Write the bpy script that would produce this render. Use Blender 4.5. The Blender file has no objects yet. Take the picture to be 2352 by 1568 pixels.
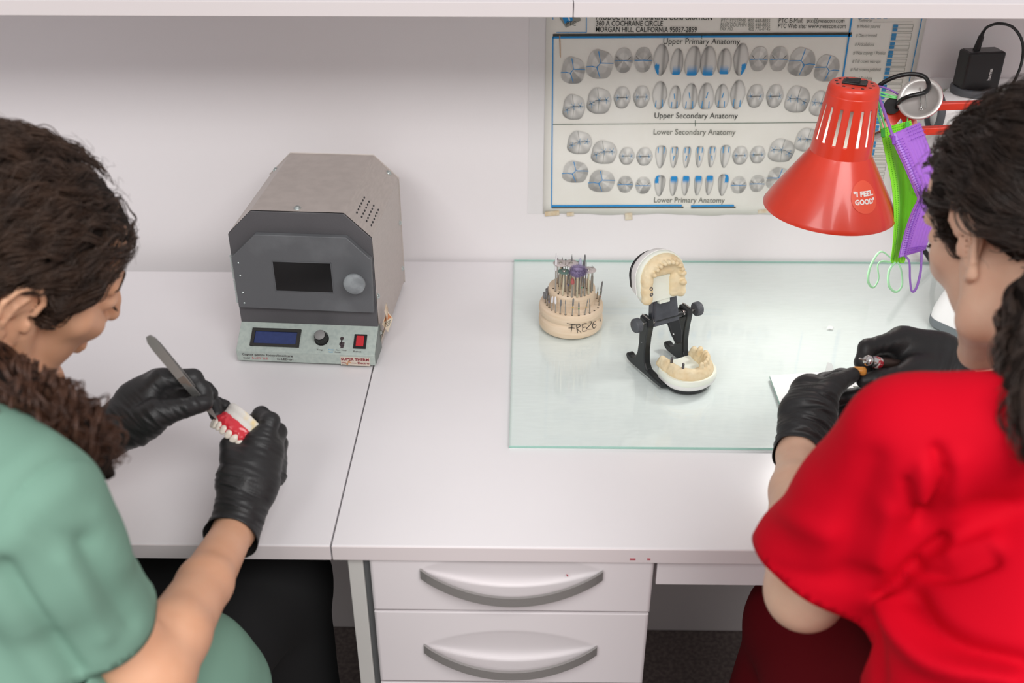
import bpy, bmesh, math, random
import numpy as np
from mathutils import Vector, Matrix

# ------------------------------------------------------------------ camera
CX, CY, FPX = 1176.0, 784.0, 2400.0
TH, PSI, CAMH = math.radians(31.0), math.radians(0.8), 1.54
ZD = 0.74                 # desk top height
ZG = ZD + 0.0052          # top of the glass sheet
YW = 1.60                 # back wall
FW = np.array([-math.sin(PSI)*math.cos(TH), math.cos(PSI)*math.cos(TH), -math.sin(TH)])
RT = np.array([math.cos(PSI), math.sin(PSI), 0.0])
UP = np.cross(RT, FW)
CAM = np.array([0, 0, CAMH])
scene = bpy.context.scene
COL = scene.collection

def ray(px, py):
    return FW + RT*(px-CX)/FPX - UP*(py-CY)/FPX
def C(px, py, d):            # point at distance d along the optical axis
    return CAM + d*ray(px, py)
def D(px, py, z=ZD):         # point on a horizontal plane
    r = ray(px, py); return CAM + r*((z-CAMH)/r[2])
def W(px, py, y=YW):         # point on a plane parallel to the back wall
    r = ray(px, py); return CAM + r*(y/r[1])

cd = bpy.data.cameras.new('camera'); co = bpy.data.objects.new('camera', cd); COL.objects.link(co)
cd.sensor_width = 36.0; cd.lens = 36.0*FPX/2352.0; cd.clip_start = 0.02
co.location = CAM
co.rotation_euler = (math.pi/2-TH, 0, PSI)
cd.dof.use_dof = True; cd.dof.focus_distance = 1.42; cd.dof.aperture_fstop = 4.5
scene.camera = co

# ------------------------------------------------------------------ light
scene.view_settings.view_transform = 'Standard'
scene.view_settings.look = 'None'
scene.view_settings.gamma = 1.0
scene.view_settings.use_curve_mapping = False
scene.view_settings.exposure = 0.18
wd = bpy.data.worlds.new('room_light'); scene.world = wd; wd.use_nodes = True
bg = wd.node_tree.nodes['Background']; bg.inputs[0].default_value = (1.0, 0.972, 0.972, 1); bg.inputs[1].default_value = 0.46
def area(name, loc, sx, sy, power, col=(1, 1, 1), rot=(0, 0, 0)):
    l = bpy.data.lights.new(name, 'AREA'); l.shape = 'RECTANGLE'; l.size = sx; l.size_y = sy; l.energy = power; l.color = col
    o = bpy.data.objects.new(name, l); o.location = loc; o.rotation_euler = rot; COL.objects.link(o)
area('ceiling_panel_light', (0.9, -0.75, 2.6), 1.5, 1.2, 48, (1, 0.985, 0.975))
area('ceiling_panel_light', (-1.1, -0.95, 2.6), 1.2, 1.2, 33, (1, 0.985, 0.975))

# ------------------------------------------------------------------ helpers
def lin(h):
    if isinstance(h, str):
        h = [int(h[i:i+2], 16)/255 for i in (0, 2, 4)]
    return tuple(c/12.92 if c <= 0.04045 else ((c+0.055)/1.055)**2.4 for c in h)

def mat(name, col, rough=0.5, metal=0.0, var=0.0, vscale=20, bump=0.0, bscale=200, spec=0.5, coat=0.0, aniso=None,
        trans=0.0, emit=None, estr=0.0, sss=0.0, stretch=None, col2=None, ramp=(0.35, 0.65), sheen=0.0):
    m = bpy.data.materials.new(name); m.use_nodes = True
    nt = m.node_tree; b = nt.nodes['Principled BSDF']; L = nt.links.new
    c = lin(col); b.inputs['Base Color'].default_value = (*c, 1)
    b.inputs['Roughness'].default_value = rough; b.inputs['Metallic'].default_value = metal
    b.inputs['Specular IOR Level'].default_value = spec
    if coat: b.inputs['Coat Weight'].default_value = coat; b.inputs['Coat Roughness'].default_value = 0.1
    if trans: b.inputs['Transmission Weight'].default_value = trans
    if sheen: b.inputs['Sheen Weight'].default_value = sheen; b.inputs['Sheen Roughness'].default_value = 0.5
    if sss:
        b.inputs['Subsurface Weight'].default_value = sss; b.inputs['Subsurface Scale'].default_value = 0.006
        b.inputs['Subsurface Radius'].default_value = (1.0, 0.4, 0.25)
    if emit: b.inputs['Emission Color'].default_value = (*lin(emit), 1); b.inputs['Emission Strength'].default_value = estr
    if var or bump or col2:
        tc = nt.nodes.new('ShaderNodeTexCoord'); mp = nt.nodes.new('ShaderNodeMapping'); L(tc.outputs['Object'], mp.inputs[0])
        if stretch: mp.inputs['Scale'].default_value = stretch
    if var or col2:
        n = nt.nodes.new('ShaderNodeTexNoise'); n.inputs['Scale'].default_value = vscale; n.inputs['Detail'].default_value = 5
        L(mp.outputs[0], n.inputs['Vector'])
        r = nt.nodes.new('ShaderNodeValToRGB'); L(n.outputs[0], r.inputs[0])
        r.color_ramp.elements[0].position, r.color_ramp.elements[1].position = ramp
        if col2:
            r.color_ramp.elements[0].color = (*c, 1); r.color_ramp.elements[1].color = (*lin(col2), 1)
        else:
            r.color_ramp.elements[0].color = (*[x*(1-var) for x in c], 1); r.color_ramp.elements[1].color = (*[min(1, x*(1+var)) for x in c], 1)
        L(r.outputs[0], b.inputs['Base Color'])
    if bump:
        n2 = nt.nodes.new('ShaderNodeTexNoise'); n2.inputs['Scale'].default_value = bscale; n2.inputs['Detail'].default_value = 4
        L(mp.outputs[0], n2.inputs['Vector'])
        bp = nt.nodes.new('ShaderNodeBump'); bp.inputs['Strength'].default_value = bump; bp.inputs['Distance'].default_value = 0.002
        L(n2.outputs[0], bp.inputs['Height']); L(bp.outputs[0], b.inputs['Normal'])
    return m

WM = {}
def wm(o):
    return WM.get(o.name, Matrix.Identity(4)) if o else Matrix.Identity(4)

def tag(o, label=None, cat=None, group=None, kind=None):
    if label: o['label'] = label
    if cat: o['category'] = cat
    if group: o['group'] = group
    if kind: o['kind'] = kind
    return o

def thing(name, loc, label, cat, group=None, rot=None):
    o = bpy.data.objects.new(name, None); COL.objects.link(o); o.empty_display_size = 0.02
    M = Matrix.Translation(Vector(loc)) @ (rot.to_4x4() if rot is not None else Matrix.Identity(4))
    o.matrix_world = M; WM[o.name] = M
    return tag(o, label, cat, group)

def link(name, me, parent=None, world=True):
    o = bpy.data.objects.new(name, me); COL.objects.link(o)
    if parent:
        M = wm(parent); o.parent = parent
        if world: me.transform(M.inverted())
        WM[o.name] = M.copy()
    return o

def pymesh(name, V, F, mats, parent=None, world=True, smooth=False, fmi=None):
    me = bpy.data.meshes.new(name)
    me.from_pydata([tuple(map(float, v)) for v in V], [], [tuple(map(int, f)) for f in F])
    for m in (mats if isinstance(mats, (list, tuple)) else [mats]): me.materials.append(m)
    if fmi is not None: me.polygons.foreach_set('material_index', list(map(int, fmi)))
    if smooth: me.polygons.foreach_set('use_smooth', [True]*len(me.polygons))
    me.update()
    return link(name, me, parent, world)

def frame(o, x, y, z):
    M = Matrix.Identity(4)
    for i, v in enumerate((x, y, z)):
        for r in range(3): M[r][i] = v[r]
    for r in range(3): M[r][3] = o[r]
    return M

def basis(axis):
    a = Vector(axis).normalized(); t = Vector((0, 0, 1)) if abs(a.z) < 0.9 else Vector((1, 0, 0))
    x = t.cross(a).normalized(); y = a.cross(x); return x, y, a

class B:
    """collects shapes, builds ONE mesh object"""
    def __init__(s): s.V = []; s.F = []; s.mi = []; s.sm = []; s.m = 0; s.T = None
    def add(s, V, F, smooth=False, mi=None):
        n = len(s.V)
        if s.T is not None: V = [tuple(s.T @ Vector(v)) for v in V]
        s.V += [tuple(v) for v in V]; s.F += [tuple(i+n for i in f) for f in F]
        s.mi += [s.m if mi is None else mi]*len(F); s.sm += [smooth]*len(F); return s
    def box(s, lo, hi, bev=0.0, seg=2):
        bm = bmesh.new(); bmesh.ops.create_cube(bm, size=1)
        for v in bm.verts:
            for i in range(3): v.co[i] = (lo[i]+hi[i])/2 + v.co[i]*(hi[i]-lo[i])
        if bev: bmesh.ops.bevel(bm, geom=bm.edges[:], offset=bev, segments=seg, profile=0.5, affect='EDGES')
        return s.bm(bm)
    def bm(s, bm, smooth=False):
        bm.verts.index_update()
        s.add([v.co[:] for v in bm.verts], [[v.index for v in f.verts] for f in bm.faces], smooth); bm.free(); return s
    def obox(s, c, axes, half, bev=0.0, seg=2):
        old = s.T; M = frame(c, *[Vector(a).normalized() for a in axes])
        s.T = M if old is None else old @ M
        s.box([-h for h in half], half, bev, seg); s.T = old; return s
    def prism(s, pts, axis_o, X, Y, N, h, bev=0.0, seg=2):
        """polygon pts (2D) in frame, extruded by h along N"""
        bm = bmesh.new(); o = Vector(axis_o); X = Vector(X); Y = Vector(Y); N = Vector(N)
        vs = [bm.verts.new(o+X*p[0]+Y*p[1]) for p in pts]
        f = bm.faces.new(vs); r = bmesh.ops.extrude_face_region(bm, geom=[f])
        for v in [g for g in r['geom'] if isinstance(g, bmesh.types.BMVert)]: v.co += N*h
        bmesh.ops.recalc_face_normals(bm, faces=bm.faces[:])
        if bev: bmesh.ops.bevel(bm, geom=bm.edges[:], offset=bev, segments=seg, profile=0.5, affect='EDGES')
        return s.bm(bm)
    def lathe(s, prof, o=(0, 0, 0), axis=(0, 0, 1), n=32, smooth=True, cap=True, sx=1.0, sy=1.0):
        x, y, a = basis(axis); o = Vector(o); V = []; F = []
        for r, h in prof:
            for k in range(n):
                t = 2*math.pi*k/n; V.append(o + x*(r*sx*math.cos(t)) + y*(r*sy*math.sin(t)) + a*h)
        for i in range(len(prof)-1):
            for k in range(n):
                k2 = (k+1) % n; F.append((i*n+k, i*n+k2, (i+1)*n+k2, (i+1)*n+k))
        s.add(V, F, smooth)
        if cap:
            for i, rev in ((0, True), (len(prof)-1, False)):
                if prof[i][0] > 1e-6:
                    ring = [V[i*n+k] for k in range(n)]
                    s.add(ring, [list(range(n))[::-1] if rev else list(range(n))], False)
        return s
    def cyl(s, a, b, r, r2=None, n=20, smooth=True):
        a = Vector(a); b = Vector(b); return s.lathe([(r, 0), (r if r2 is None else r2, (b-a).length)], a, b-a, n, smooth)
    def tube(s, pts, r, n=8, closed=False, flat=1.0, caps=True):
        P = [Vector(p) for p in pts]; m = len(P); R = r if isinstance(r, (list, tuple)) else [r]*m
        V = []; F = []; px = None
        for i in range(m):
            t = (P[(i+1) % m if closed else min(i+1, m-1)] - P[(i-1) % m if closed else max(i-1, 0)])
            t = t.normalized() if t.length > 1e-9 else Vector((0, 0, 1))
            if px is None: px = basis(t)[0]
            px = (px - t*px.dot(t)); px = px.normalized() if px.length > 1e-6 else basis(t)[0]; py = t.cross(px)
            for k in range(n):
                q = 2*math.pi*k/n; V.append(P[i] + px*(R[i]*math.cos(q)) + py*(R[i]*flat*math.sin(q)))
        for i in range(m if closed else m-1):
            for k in range(n):
                k2 = (k+1) % n; j = (i+1) % m; F.append((i*n+k, i*n+k2, j*n+k2, j*n+k))
        s.add(V, F, True)
        if not closed and caps: s.add(V[:n], [list(range(n))[::-1]]); s.add(V[-n:], [list(range(n))])
        return s
    def ball(s, c, r, n=12, sc=(1, 1, 1)):
        V = []; F = []
        for i in range(n+1):
            ph = math.pi*i/n
            for k in range(2*n):
                t = math.pi*k/n; V.append((c[0]+r*sc[0]*math.sin(ph)*math.cos(t), c[1]+r*sc[1]*math.sin(ph)*math.sin(t), c[2]+r*sc[2]*math.cos(ph)))
        for i in range(n):
            for k in range(2*n):
                k2 = (k+1) % (2*n); F.append((i*2*n+k, (i+1)*2*n+k, (i+1)*2*n+k2, i*2*n+k2))
        return s.add(V, F, True)
    def obj(s, name, mats, parent=None, world=True):
        o = pymesh(name, s.V, s.F, mats, parent, world, fmi=s.mi)
        o.data.polygons.foreach_set('use_smooth', s.sm)
        return o

def spline(pts, n=8, closed=False):
    P = [np.array(p, float) for p in pts]; out = []; m = len(P)
    for i in range(m if closed else m-1):
        p0, p1, p2, p3 = (P[(i-1) % m], P[i], P[(i+1) % m], P[(i+2) % m]) if closed else (P[max(i-1, 0)], P[i], P[i+1], P[min(i+2, m-1)])
        for k in range(n):
            t = k/n
            out.append(0.5*((2*p1)+(-p0+p2)*t+(2*p0-5*p1+4*p2-p3)*t*t+(-p0+3*p1-3*p2+p3)*t**3))
    if not closed: out.append(P[-1])
    return out

def text(s, w, h, o, X, Y, m, parent, bold=0.0, name='lettering', shear=0.0, lift=0.0003):
    """flat print: cap height h, total width w, lower left corner o, along X, up Y"""
    cu = bpy.data.curves.new('t', 'FONT'); cu.body = s; cu.size = 1.0; cu.offset = bold; cu.resolution_u = 3; cu.shear = shear
    ob = bpy.data.objects.new('t', cu); COL.objects.link(ob)
    dg = bpy.context.evaluated_depsgraph_get(); dg.update()
    me = bpy.data.meshes.new_from_object(ob.evaluated_get(dg)); bpy.data.objects.remove(ob); bpy.data.curves.remove(cu)
    V = np.array([v.co[:] for v in me.vertices])
    x0, x1 = V[:, 0].min(), V[:, 0].max(); cap = 0.69
    X = np.array(X, float); Y = np.array(Y, float); N = np.cross(X, Y)
    Q = np.array(o)[None] + (V[:, :1]-x0)/(x1-x0)*w*X + V[:, 1:2]/cap*h*Y + N*lift
    me.vertices.foreach_set('co', Q.astype(np.float32).ravel()); me.materials.clear(); me.materials.append(m); me.update(); me.name = name
    return link(name, me, parent, True)

# ------------------------------------------------------------------ materials
M_WALL = mat('wall_paint', 'ece8e9', 0.75, bump=0.05, bscale=400)
M_LAM = mat('white_laminate', 'ebe8ea', 0.28, var=0.02, vscale=3)
M_LAMF = mat('white_laminate_front', 'e8e2e4', 0.35)
M_EDGE = mat('laminate_edge', 'e2d9da', 0.4)
M_LEG = mat('painted_leg', 'cdccc8', 0.4)
M_LEGD = mat('dark_leg_face', '5d5f60', 0.5)
M_HANDLE = mat('brushed_steel_handle', 'a9a7a5', 0.40, metal=0.62, var=0.06, vscale=300, stretch=(1, 20, 20))
M_FLOOR = mat('speckled_floor', '5c524f', 0.6, col2='756a66', vscale=130, ramp=(0.4, 0.62))
M_RED = mat('red_enamel', 'e23c24', 0.32, coat=0.3, var=0.04, vscale=25)
M_BLK = mat('black_plastic', '141415', 0.35)
M_BLK2 = mat('black_rubber', '1a1a1c', 0.6)
M_STEEL = mat('polished_steel', 'c9c7c4', 0.2, metal=1.0)
M_INK = mat('black_ink', '33352f', 0.7)
M_INKG = mat('grey_ink', '77786f', 0.7)
M_INKB = mat('blue_ink', '1f8fd0', 0.6)
M_WHITE = mat('white_plastic', 'f0f0f0', 0.35)
M_DARKGREY = mat('dark_grey_rubber', '53565b', 0.55)

# ------------------------------------------------------------------ setting
def struct(o): o['kind'] = 'structure'; return o
struct(B().box((-2.6, YW, -0.02), (2.8, YW+0.08, 2.8)).obj('wall_back', M_WALL))
struct(B().box((-2.6, -2.0, -0.05), (2.8, YW+0.08, 0)).obj('floor', M_FLOOR))
struct(B().box((-2.6, 1.467, 0.0), (2.8, YW, 0.60), 0.003).obj('trim_1', mat('lower_wall_paint', 'c9c2c1', 0.7)))

# shelf boards along the top
zb = W(600, 37, 1.30)[2]
for x0, x1, lab in ((-1.6, W(1317, 20, 1.30)[0]-0.0006, 'long white wall shelf board above the grey curing oven'),
                    (W(1317, 20, 1.30)[0]+0.0006, 1.9, 'white wall shelf board above the tooth chart and red lamp')):
    t = thing('wall_shelf', ((x0+x1)/2, 1.45, zb), lab, 'shelf', 'white wall shelf boards')
    B().box((x0, 1.301, zb), (x1, YW, zb+0.0175)).obj('shelf_board', M_LAMF, t)
    B().box((x0, 1.2995, zb-0.0002), (x1, 1.301, zb+0.0178), 0.0006, 1).obj('edge_band', mat('shelf_edge', 'eae2e2', 0.45), t)

# ------------------------------------------------------------------ desks
YF = 0.8845; XS = -0.216; TT = 0.022
dl = thing('desk', (-0.75, 1.2, 0), 'white laminate desk under the grey oven, left of the table seam', 'desk')
B().box((-1.35, YF, ZD-TT), (XS-0.0009, 1.551, ZD), 0.0012).obj('tabletop', M_LAM, dl)
B().box((-1.35, YF-0.0012, ZD-TT+0.001), (XS-0.0009, YF+0.0003, ZD-0.001), 0.0005, 1).obj('edge_band', M_EDGE, dl)
for x in (-1.30,):
    for y in (0.95, 1.40): B().box((x-0.02, y-0.02, 0), (x+0.02, y+0.02, ZD-TT), 0.002).obj('leg', M_LEG, dl)
B().box((-0.262, 1.40, 0), (-0.222, 1.44, ZD-TT), 0.002).obj('leg', M_LEG, dl)
dr = thing('desk', (0.5, 1.2, 0), 'white laminate desk carrying the glass sheet, drawers beneath', 'desk')
B().box((XS+0.0009, YF, ZD-TT), (1.45, 1.594, ZD), 0.0012).obj('tabletop', M_LAM, dr)
B().box((XS+0.0009, YF-0.0012, ZD-TT+0.001), (1.45, YF+0.0003, ZD-0.001), 0.0005, 1).obj('edge_band', M_EDGE, dr)
lg = B(); lg.box((-0.2005, 0.892, 0), (-0.183, 0.925, ZD-TT), 0.001)
lg.obj('leg', M_LEG, dr)
B().box((-0.1829, 0.896, 0), (-0.1762, 1.50, ZD-TT)).obj('leg_side', M_LEGD, dr)['label'] = 'dark grey side of the desk leg'  # side of the leg, coloured darker than its front
xa = W(1507, 1320, 0.895)[0]
B().box((xa, 0.893, W(1600, 1343, 0.893)[2]), (1.40, 0.911, ZD-TT-0.0005), 0.001).obj('front_rail', M_LAMF, dr)
for y in (0.93, 1.42): B().box((1.38, y-0.02, 0), (1.42, y+0.02, ZD-TT), 0.002).obj('leg', M_LEG, dr)

# drawer pedestal: fronts with a scooped hollow above each bowed handle
pd = thing('drawer_cabinet', (-0.014, 1.1, 0), 'white drawer pedestal with bowed steel handles under the desk', 'cabinet')
B().box((-0.171, 0.909, 0.03), (0.147, 1.44, ZD-TT-0.001), 0.001).obj('body', M_LAMF, pd)
def drawer(x0, x1, z0, z1, hx0, hx1, hz, bow):
    y0 = 0.8885; nx, nz = 80, 60; V = []; F = []
    cx = (hx0+hx1)/2; hw = (hx1-hx0)/2
    for j in range(nz+1):
        for i in range(nx+1):
            x = x0+(x1-x0)*i/nx; z = z0+(z1-z0)*j/nz
            u = (x-cx)/hw; y = y0
            if abs(u) < 1:
                lo = hz-bow*(1-u*u); hi = hz+0.9*bow*(1-u*u)
                if lo < z < hi:
                    s = (z-lo)/(hi-lo); y += 0.0065*(1-u*u)*(1-s)**0.8*(1-math.exp(-s*9))*1.15
            V.append((x, y, z))
    for j in range(nz):
        for i in range(nx):
            a = j*(nx+1)+i; F.append((a, a+1, a+nx+2, a+nx+1))
    n = len(V); V += [(x0, 0.9085, z0), (x1, 0.9085, z0), (x1, 0.9085, z1), (x0, 0.9085, z1)]
    bl, br, tr, tl = 0, nx, (nx+1)*(nz+1)-1, (nx+1)*nz
    F += [[n, n+1]+list(range(br, bl-1, -1)), [n+2, n+3]+list(range(tl, tr+1)), (n+1, n+2)+tuple(range(tr, br-1, -(nx+1))), [n+3, n]+list(range(bl, tl+1, nx+1)), (n, n+3, n+2, n+1)]
    d = pymesh('drawer', V, F, M_LAMF, pd)
    d.data.polygons.foreach_set('use_smooth', [k < nx*nz for k in range(len(d.data.polygons))])
    h = B(); m = 28; th = 0.0012
    P = []
    for k in range(m+1):
        u = -1+2*k/m; x = cx+hw*u; z = hz-bow*(1-u*u); yy = y0-0.0035-0.017*(1-u*u)**0.8
        P.append((x, yy, z))
    V = []; F = []
    for x, y, z in P: V += [(x, y, z+0.001), (x, y-0.0004, z-0.0115), (x, y+0.0036, z-0.0115), (x, y+0.0036, z+0.001)]
    for k in range(m):
        for q in range(4): F.append((k*4+q, k*4+(q+1) % 4, (k+1)*4+(q+1) % 4, (k+1)*4+q))
    F += [(0, 3, 2, 1), (m*4, m*4+1, m*4+2, m*4+3)]
    pymesh('handle', V, F, M_HANDLE, d, smooth=False)
wz = lambda py, px=1180: W(px, py, 0.8885)[2]
hx = lambda px, py: W(px, py, 0.884)[0]
drawer(-0.1745, 0.1485, wz(1402), ZD-TT-0.0015, hx(965, 1318), hx(1385, 1325), wz(1308), 0.0265)
drawer(-0.1745, 0.1478, wz(1566), wz(1407), hx(974, 1490), hx(1371, 1498), wz(1481), 0.0265)
drawer(-0.1745, 0.1475, 0.26, wz(1570), hx(980, 1620), hx(1368, 1628), 0.43, 0.0265)
drawer(-0.1745, 0.1475, 0.045, 0.256, hx(980, 1620), hx(1368, 1628), 0.18, 0.0265)

# ------------------------------------------------------------------ curing oven
ov_a = D(546, 833); ya = math.radians(-3.4)
oR = Matrix.Rotation(ya, 3, 'Z')
ov = thing('curing_oven', ov_a, 'grey steel light-curing oven with a dark door, standing on the desk seam', 'oven', rot=oR)
M_OVS = mat('brushed_oven_steel', 'bdb4ae', 0.42, metal=0.22, var=0.05, vscale=60, stretch=(1, 1, 8))
M_OVF = mat('grey_textured_powder_coat', '58575a', 0.5, bump=0.15, bscale=900, var=0.05, vscale=12)
M_OVD = mat('dusty_door_grey', '606265', 0.5, bump=0.1, bscale=900, col2='777a7d', vscale=14, ramp=(0.52, 0.85))
M_OVC = mat('pale_green_console', 'b7c2bb', 0.45, col2='a9b5b0', vscale=160, ramp=(0.4, 0.7))
M_SCREWM = mat('zinc_screw', 'c5cfcd', 0.3, metal=0.9)
OX, OY, OZ = (1, 0, 0), (0, 1, 0), (0, 0, 1)
U = 0.2005; ZS, ZA = 0.186, 0.2215; CH = 0.0362
prof = [(0, 0.006), (U, 0.006), (U, ZS), (U-CH, ZA), (CH, ZA), (0, ZS)]
# steel wrap: shell of the profile
sh = B(); n = len(prof); y0, y1 = 0.0405, 0.2555
V = [(x, y0, z) for x, z in prof]+[(x, y1, z) for x, z in prof]
sh.add(V, [(i, i+n, (i+1) % n+n, (i+1) % n) for i in range(n)]+[tuple(range(n, 2*n))])
ovshell = sh.obj('housing', M_OVS, ov, False)
bvm = ovshell.modifiers.new('bevel', 'BEVEL'); bvm.width = 0.0015; bvm.segments = 2
# slanted vent slots on the right chamfer
cx0 = np.array([U, 0, ZS]); cd1 = np.array([-CH, 0, ZA-ZS]); cl = np.linalg.norm(cd1); cd1 /= cl; cn = np.array([ZA-ZS, 0, CH]); cn /= np.linalg.norm(cn)
sl = B()
for r in range(4):
    for k in range(6):
        p = cx0+cd1*(0.008+0.0088*r)*1.0+cn*0.0001+np.array([0, 0.068+0.0105*k, 0])
        ring = []; 
        for q in range(12):
            t = 2*math.pi*q/12; ring.append(p+np.array([0, 1, 0])*0.0026*math.cos(t)*1.3+cd1*0.0014*math.sin(t))
        b_ = [q-cn*0.0008 for q in ring]
        sl.add(ring+b_, [tuple(range(12))]+[(i, i+12, (i+1) % 12+12, (i+1) % 12) for i in range(12)])
sl.obj('vent_slots', M_BLK, ov, False)['kind'] = 'stuff'
B().prism([(x, z) for x, z in [(0.0004, 0.04), (U-0.0004, 0.04), (U-0.0004, ZS-0.0004), (U-CH, ZA-0.0006), (CH, ZA-0.0006), (0.0004, ZS-0.0004)]], (0, 0.0375, 0), OX, OZ, OY, 0.003, 0.0006, 1).obj('front_plate', M_OVF, ov, False)
dzp = [(0.0035, 0.0755), (0.1975, 0.0745), (0.1995, 0.158), (0.1672, 0.1905), (0.0408, 0.1905), (0.0042, 0.155)]
door = B().prism(dzp, (0, 0.028, 0), OX, OZ, OY, 0.0092, 0.0008, 1).obj('door', M_OVD, ov, False)
wn = B().box((0.0615, 0.0276, 0.1053), (0.1425, 0.0282, 0.1508)).obj('window_pane', mat('dark_door_glass', '0c0c0d', 0.12), door, False)
wf = B()
for (a, b) in (((0.0605, 0.1042), (0.1435, 0.1055)), ((0.0605, 0.1506), (0.1435, 0.1518)), ((0.0605, 0.1042), (0.0617, 0.1518)), ((0.1423, 0.1042), (0.1435, 0.1518))):
    wf.box((a[0], 0.0272, a[1]), (b[0], 0.0282, b[1]), 0.0002, 1)
wf.obj('window_rim', M_OVD, door, False)
B().lathe([(0.006, 0), (0.006, 0.010), (0.013, 0.012), (0.0152, 0.015), (0.0152, 0.0185), (0.0135, 0.0205), (0, 0.0212)], (0.1775, 0.028, 0.1290), (0, -1, 0), 32).obj('door_knob', mat('dusty_grey_knob', '7b8083', 0.5, col2='9aa0a3', vscale=60), door, False)
hg = B()
for z in (0.081, 0.1, 0.119, 0.138): hg.cyl((0.0018, 0.0345, z), (0.0018, 0.0345, z+0.0165), 0.0028, n=12)
hg.box((0.003, 0.0325, 0.080), (0.012, 0.0368, 0.155)); hg.obj('hinge', M_SCREWM, door, False)
for z in (0.083, 0.1, 0.127, 0.1465): B().lathe([(0.0017, 0), (0.0016, 0.0006), (0, 0.0011)], (0.0125, 0.0282, z), (0, -1, 0), 10).obj('screw', M_SCREWM, door, False)
def screw(p, ax, r=0.0042):
    b = B(); b.lathe([(r*1.25, 0), (r*1.25, 0.0006), (r, 0.0007), (r*0.95, 0.0022), (r*0.6, 0.003), (r*0.25, 0.0026), (0, 0.0022)], p, ax, 14)
    b.obj('screw', M_SCREWM, ov, False)
screw((0.098, 0.051, ZA), OZ)
for y in (0.05, 0.245):
    for z in (0.03, 0.09) if y < 0.1 else (0.035, 0.115): screw((U, y, z), OX, 0.0034)
screw((U-0.012, 0.245, ZS+0.0118), tuple(cn), 0.0038); screw((0.012, 0.245, ZS+0.0118), (-cn[0], 0, cn[2]), 0.0038)
for x in (0.02, 0.18):
    for y in (0.06, 0.23): B().lathe([(0.009, 0), (0.008, 0.0065)], (x, y, 0), OZ, 16).obj('foot', M_BLK2, ov, False)
# console
cs = [(0.0005, 0.004), (0.0, 0.0213), (0.040, 0.0486), (0.052, 0.0486), (0.052, 0.004)]
con = B().prism(cs, (0.0003, 0, 0), OY, OZ, OX, U-0.0006, 0.0007, 1).obj('control_console', M_OVC, ov, False)
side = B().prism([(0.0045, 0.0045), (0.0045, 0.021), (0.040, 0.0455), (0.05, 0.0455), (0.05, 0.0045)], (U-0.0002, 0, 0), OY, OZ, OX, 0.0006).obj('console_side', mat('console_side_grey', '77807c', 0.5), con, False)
so = np.array([0, 0.0, 0.0213]); sy = np.array([0, 0.040, 0.0273]); sl_ = np.linalg.norm(sy); sy /= sl_; sn = np.cross((1, 0, 0), sy)
owm = wm(ov)
def P_(u, s, h=0.0): return so+np.array([u, 0, 0])+sy*s+sn*h
def wpt(p): return np.array(owm @ Vector(p))
def wdir(v): return np.array(owm.to_3x3() @ Vector(v))
def sbox(b, u0, u1, s0, s1, h0, h1, bev=0.0003):
    c = P_((u0+u1)/2, (s0+s1)/2, (h0+h1)/2); b.obox(c, (OX, sy, sn), ((u1-u0)/2, (s1-s0)/2, (h1-h0)/2), bev, 1)
b = B(); sbox(b, 0.0195, 0.0905, 0.0075, 0.0115, -0.001, 0.0030); sbox(b, 0.0195, 0.0905, 0.0305, 0.0355, -0.001, 0.0030); sbox(b, 0.0195, 0.0245, 0.0075, 0.0355, -0.001, 0.0029); sbox(b, 0.0855, 0.0905, 0.0075, 0.0355, -0.001, 0.0029)
b.obj('display_bezel', mat('black_bezel', '2b2a28', 0.4), con, False)
b = B(); sbox(b, 0.0240, 0.086, 0.011, 0.031, -0.001, 0.0014); b.obj('display', mat('blue_lcd', '2b3a6e', 0.25, var=0.08, vscale=200), con, False)
kb = P_(0.1215, 0.0225)
B().lathe([(0.0105, 0), (0.0105, 0.0008)], kb, sn, 28).obj('dial_ring', M_BLK, con, False)
kn = B(); n = 24; V = []; F = []
kn.lathe([(0.0093, 0.0008), (0.0085, 0.0085), (0.0075, 0.0145)], kb, sn, 24); kn.m = 1; kn.lathe([(0.0076, 0.0145), (0.0066, 0.0156), (0, 0.0156)], kb, sn, 24)
for k in range(24):
    x_, y_, a_ = basis(sn); t = 2*math.pi*k/24; d = x_*math.cos(t)+y_*math.sin(t); kn.m = 0
    kn.cyl(Vector(kb)+d*0.0091+a_*0.001, Vector(kb)+d*0.0080+a_*0.013, 0.0006, n=5)
kn.obj('dial', [mat('dial_black', '242424', 0.45), mat('dial_cap_grey', '8b8a89', 0.5)], con, False)
b = B(); sbox(b, 0.1685, 0.1865, 0.0095, 0.0315, -0.001, 0.0022); b.obj('switch_frame', M_BLK, con, False)
b = B(); c0 = P_(0.1775, 0.0205, 0.0018); ry = (np.array(sy)+0.12*np.array(sn)); ry /= np.linalg.norm(ry); b.obox(c0, (OX, ry, np.cross(OX, ry)), (0.0055, 0.0078, 0.0022), 0.0006)
b.obj('rocker_switch', mat('red_rocker', 'c3202a', 0.3), con, False)
XO = wdir(OX); SY = wdir(sy); ZO = np.array([0, 0, 1.0])
def ctext(s, u, z, w, h, m, bold=0.0, sh=0.0): text(s, w, h, wpt((u, 0.0002-z*0.0, z)), XO, ZO, m, con, bold, shear=sh, lift=0.0005)
def stext(s, u, q, w, h, m, bold=0.0): text(s, w, h, wpt(P_(u, q)), XO, SY, m, con, bold, lift=0.0005)
M_BRN = mat('dark_brown_ink', '443a3c', 0.7); M_PNK = mat('pink_red_ink', 'd4555f', 0.6); M_BLU2 = mat('light_blue_ink', '5fb0dc', 0.6); M_ORG = mat('orange_ink', 'd98a3a', 0.6)
ctext('Cuptor pentru Fotopolimerizare', 0.0085, 0.0135, 0.0735, 0.0036, M_BRN, 0.01)
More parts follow.
